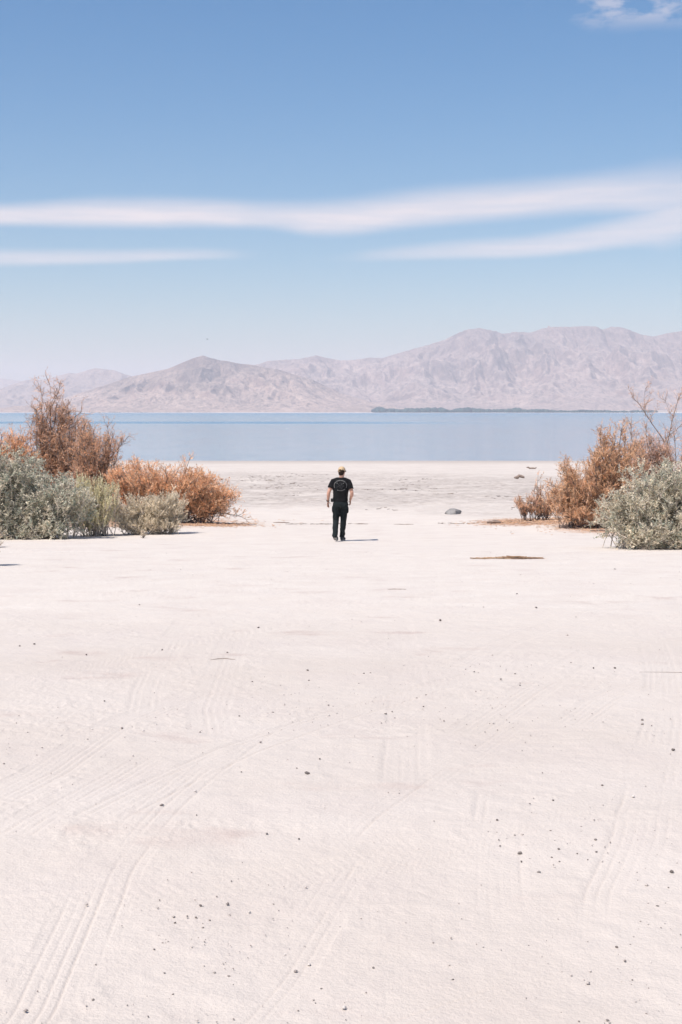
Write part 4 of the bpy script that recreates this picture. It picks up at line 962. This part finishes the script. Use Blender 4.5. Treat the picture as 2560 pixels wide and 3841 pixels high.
    link('hair', fuse('hair', bm, .006, 2, lambda co: (vnoise(co[:, 0] * 160, co[:, 2] * 60) - .5) * .005, cut_hair), MATS['hair'], root)
    # cap with its brim forward, an arched gap at the back over the strap
    bm = bmesh.new(); ell(bm, hp(0, -.002, .042), (.087, .103, .093), (0, 0, yaw), 26)
    def cut_cap(c):
        q = HM.inverted() @ c
        return q.z < .022 + q.y * .10 or (q.y < -.03 and abs(q.x) < .036 and .034 < q.z < .034 + math.sqrt(max(0, .036 ** 2 - q.x ** 2)) * .85)
    capm = link('cap', fuse('cap', bm, .006, 2, None, cut_cap), MATS['cap_cloth'], root); so = capm.modifiers.new('cloth_edge', 'SOLIDIFY'); so.thickness = .003
    bm = bmesh.new(); nb = 14; rows = []
    for dz in (0, .005):
        for f in (0, .5, 1):
            rows.append([bm.verts.new(hp(.082 * math.sin(a) * (1 + .05 * f), .093 * math.cos(a) * (1 if f == 0 else 1) + f * .068 * math.cos(a * .9) + .0, .034 + dz - f * .018 - .03 * (math.sin(a) ** 2) * f)) for a in [R(-72 + 144 * k / (nb - 1)) for k in range(nb)]])
    for base in (0, 3):
        for i in (0, 1):
            for k in range(nb - 1): bm.faces.new((rows[base + i][k], rows[base + i][k + 1], rows[base + i + 1][k + 1], rows[base + i + 1][k]))
    for k in range(nb - 1): bm.faces.new((rows[2][k], rows[2][k + 1], rows[5][k + 1], rows[5][k]))
    bmesh.ops.recalc_face_normals(bm, faces=bm.faces); me = bpy.data.meshes.new('brim'); bm.to_mesh(me); bm.free(); link('brim', me, MATS['cap_cloth'], capm)
    # sunglasses
    bm = bmesh.new()
    for s in (-1, 1):
        cap_tube(bm, [hp(s * .086, -.035, .014), hp(s * .088, .03, .020), hp(s * .078, .088, .022)], [.0065, .006, .007], 8); ell(bm, hp(s * .035, .106, .018), (.030, .008, .020), (0, 0, yaw), 12)
    cap_tube(bm, [hp(-.02, .112, .026), hp(.02, .112, .026)], [.003, .003], 6)
    bmesh.ops.recalc_face_normals(bm, faces=bm.faces); me = bpy.data.meshes.new('sunglasses'); bm.to_mesh(me); bm.free(); link('sunglasses', me, MATS['black_plastic'], root)
    # watch on the left wrist
    w, e = Vector(wrL), Vector(elL); d = (w - e).normalized(); c = w - d * .012
    bm = bmesh.new(); bmesh.ops.create_cone(bm, cap_ends=True, segments=24, radius1=.0355, radius2=.034, depth=.024, matrix=Matrix.Translation(c) @ d.to_track_quat('Z', 'Y').to_matrix().to_4x4())
    ell(bm, c + Vector((-.030, -.012, 0)), (.010, .020, .020), (0, 0, 0), 12)
    me = bpy.data.meshes.new('wristwatch'); bm.to_mesh(me); bm.free(); link('wristwatch', me, MATS['black_plastic'], root)
    # round print on the back: ring of worn lettering, faint picture inside, laid on the cloth
    dg = bpy.context.evaluated_depsgraph_get(); bv = BVHTree.FromObject(shirt, dg)
    def onto(x, z):
        h = bv.ray_cast(Vector((x, -1, z)), Vector((0, 1, 0)))[0]
        return (h + Vector((0, -.0035, 0))) if h else Vector((x, -.13, z))
    def stroke(bm, pts, wd):
        pr = None
        for i, (x, z) in enumerate(pts):
            a = pts[max(i - 1, 0)]; b = pts[min(i + 1, len(pts) - 1)]; t = Vector((b[0] - a[0], b[1] - a[1])).normalized(); nx, nz = -t.y * wd / 2, t.x * wd / 2
            q = (bm.verts.new(onto(x + nx, z + nz)), bm.verts.new(onto(x - nx, z - nz)))
            if pr: bm.faces.new((pr[0], pr[1], q[1], q[0]))
            pr = q
    cx, cz, ax, az = -.004, 1.338, .150, .124
    g = random.Random(5); bm = bmesh.new()
    ringp = lambda a, k=1.0: (cx + ax * k * math.cos(a), cz + az * k * math.sin(a))
    arcs = [(-28, 34, 0), (146, 208, 0)]
    for a0, a1, _ in arcs: stroke(bm, [ringp(R(a0 + (a1 - a0) * i / 16)) for i in range(17)], .009)
    a = 40
    while a < 142:                                        # letters across the top
        wd = g.uniform(4.5, 7.5); stroke(bm, [ringp(R(a + wd * i / 3), .985) for i in range(4)], g.uniform(.012, .020)); a += wd + g.uniform(2, 4)
    a = 232
    while a < 312:                                        # letters along the foot
        wd = g.uniform(4, 7); stroke(bm, [ringp(R(a + wd * i / 3), .985) for i in range(4)], g.uniform(.010, .017)); a += wd + g.uniform(3, 5)
    for sx, sz in ((-.078, .055), (.072, .052)): stroke(bm, [(cx + sx - .008, cz + sz), (cx + sx, cz + sz + .004), (cx + sx + .010, cz + sz)], .014)
    me = bpy.data.meshes.new('back_print'); bm.to_mesh(me); bm.free(); link('back_print', me, MATS['print_ink'], shirt)
    bm = bmesh.new()
    for pts, wd in (([(-.09, -.045), (-.04, -.012), (.0, .004), (.035, .05)], .012), ([(-.03, .06), (.02, .062), (.06, .03)], .010), ([(.035, .05), (.03, .0), (.07, -.03)], .012), ([(-.02, -.05), (.02, -.03), (.05, -.055)], .010), ([(-.05, .03), (-.02, .0), (.01, -.04)], .009), ([(.0, -.085), (.02, -.07), (.045, -.085)], .012), ([(-.065, .01), (-.03, .04)], .010), ([(.06, .01), (.085, -.02)], .010)):
        p = [(cx + x, cz + z) for x, z in pts]; q = []
        for u, v in zip(p, p[1:]): q += [(u[0] + (v[0] - u[0]) * i / 4, u[1] + (v[1] - u[1]) * i / 4) for i in range(4)]
        stroke(bm, q + [p[-1]], wd)
    me = bpy.data.meshes.new('back_print'); bm.to_mesh(me); bm.free(); link('back_print', me, MATS['print_ink_faded'], shirt)
    # pouch hanging at the left hip on a shoulder strap
    bx, by, bz = X0 - .198, Y0 - .03, gz(X0, Y0) + .985
    pr = empty('hip_pouch', (bx, by, bz)); tag(pr, 'small black pouch hanging on a strap at the left hip of the walking man', 'pouch')
    bm = bmesh.new(); bmesh.ops.create_cube(bm, size=1, matrix=Matrix.Diagonal((.070, .085, .082, 1))); bmesh.ops.bevel(bm, geom=bm.edges[:], offset=.010, segments=3, affect='EDGES')
    me = bpy.data.meshes.new('case'); bm.to_mesh(me); bm.free(); cs = link('case', me, MATS['black_plastic'], pr)
    bm = bmesh.new(); bmesh.ops.create_cone(bm, cap_ends=True, segments=20, radius1=.027, radius2=.025, depth=.04, matrix=Matrix.Translation((-.01, -.055, 0)) @ Matrix.Rotation(R(90), 4, 'X'))
    me = bpy.data.meshes.new('front_barrel'); bm.to_mesh(me); bm.free(); link('front_barrel', me, MATS['black_plastic'], pr)
    bm = bmesh.new(); prev = None
    path = [(-.150, .985), (-.115, 1.06), (-.098, 1.16), (-.094, 1.26), (-.100, 1.36), (-.104, 1.44), (-.100, 1.485)]
    for x, z in path:
        p = onto(x, z) + Vector((0, -.003, 0)); q = [bm.verts.new(p + Vector((s * .012, 0, 0)) - Vector((bx - X0, by - Y0, bz - gz(X0, Y0)))) for s in (-1, 1)]
        if prev: bm.faces.new((prev[0], prev[1], q[1], q[0]))
        prev = q
    me = bpy.data.meshes.new('strap'); bm.to_mesh(me); bm.free(); st = link('strap', me, MATS['dark_trousers'], pr); so = st.modifiers.new('webbing', 'SOLIDIFY'); so.thickness = .003
build_person()
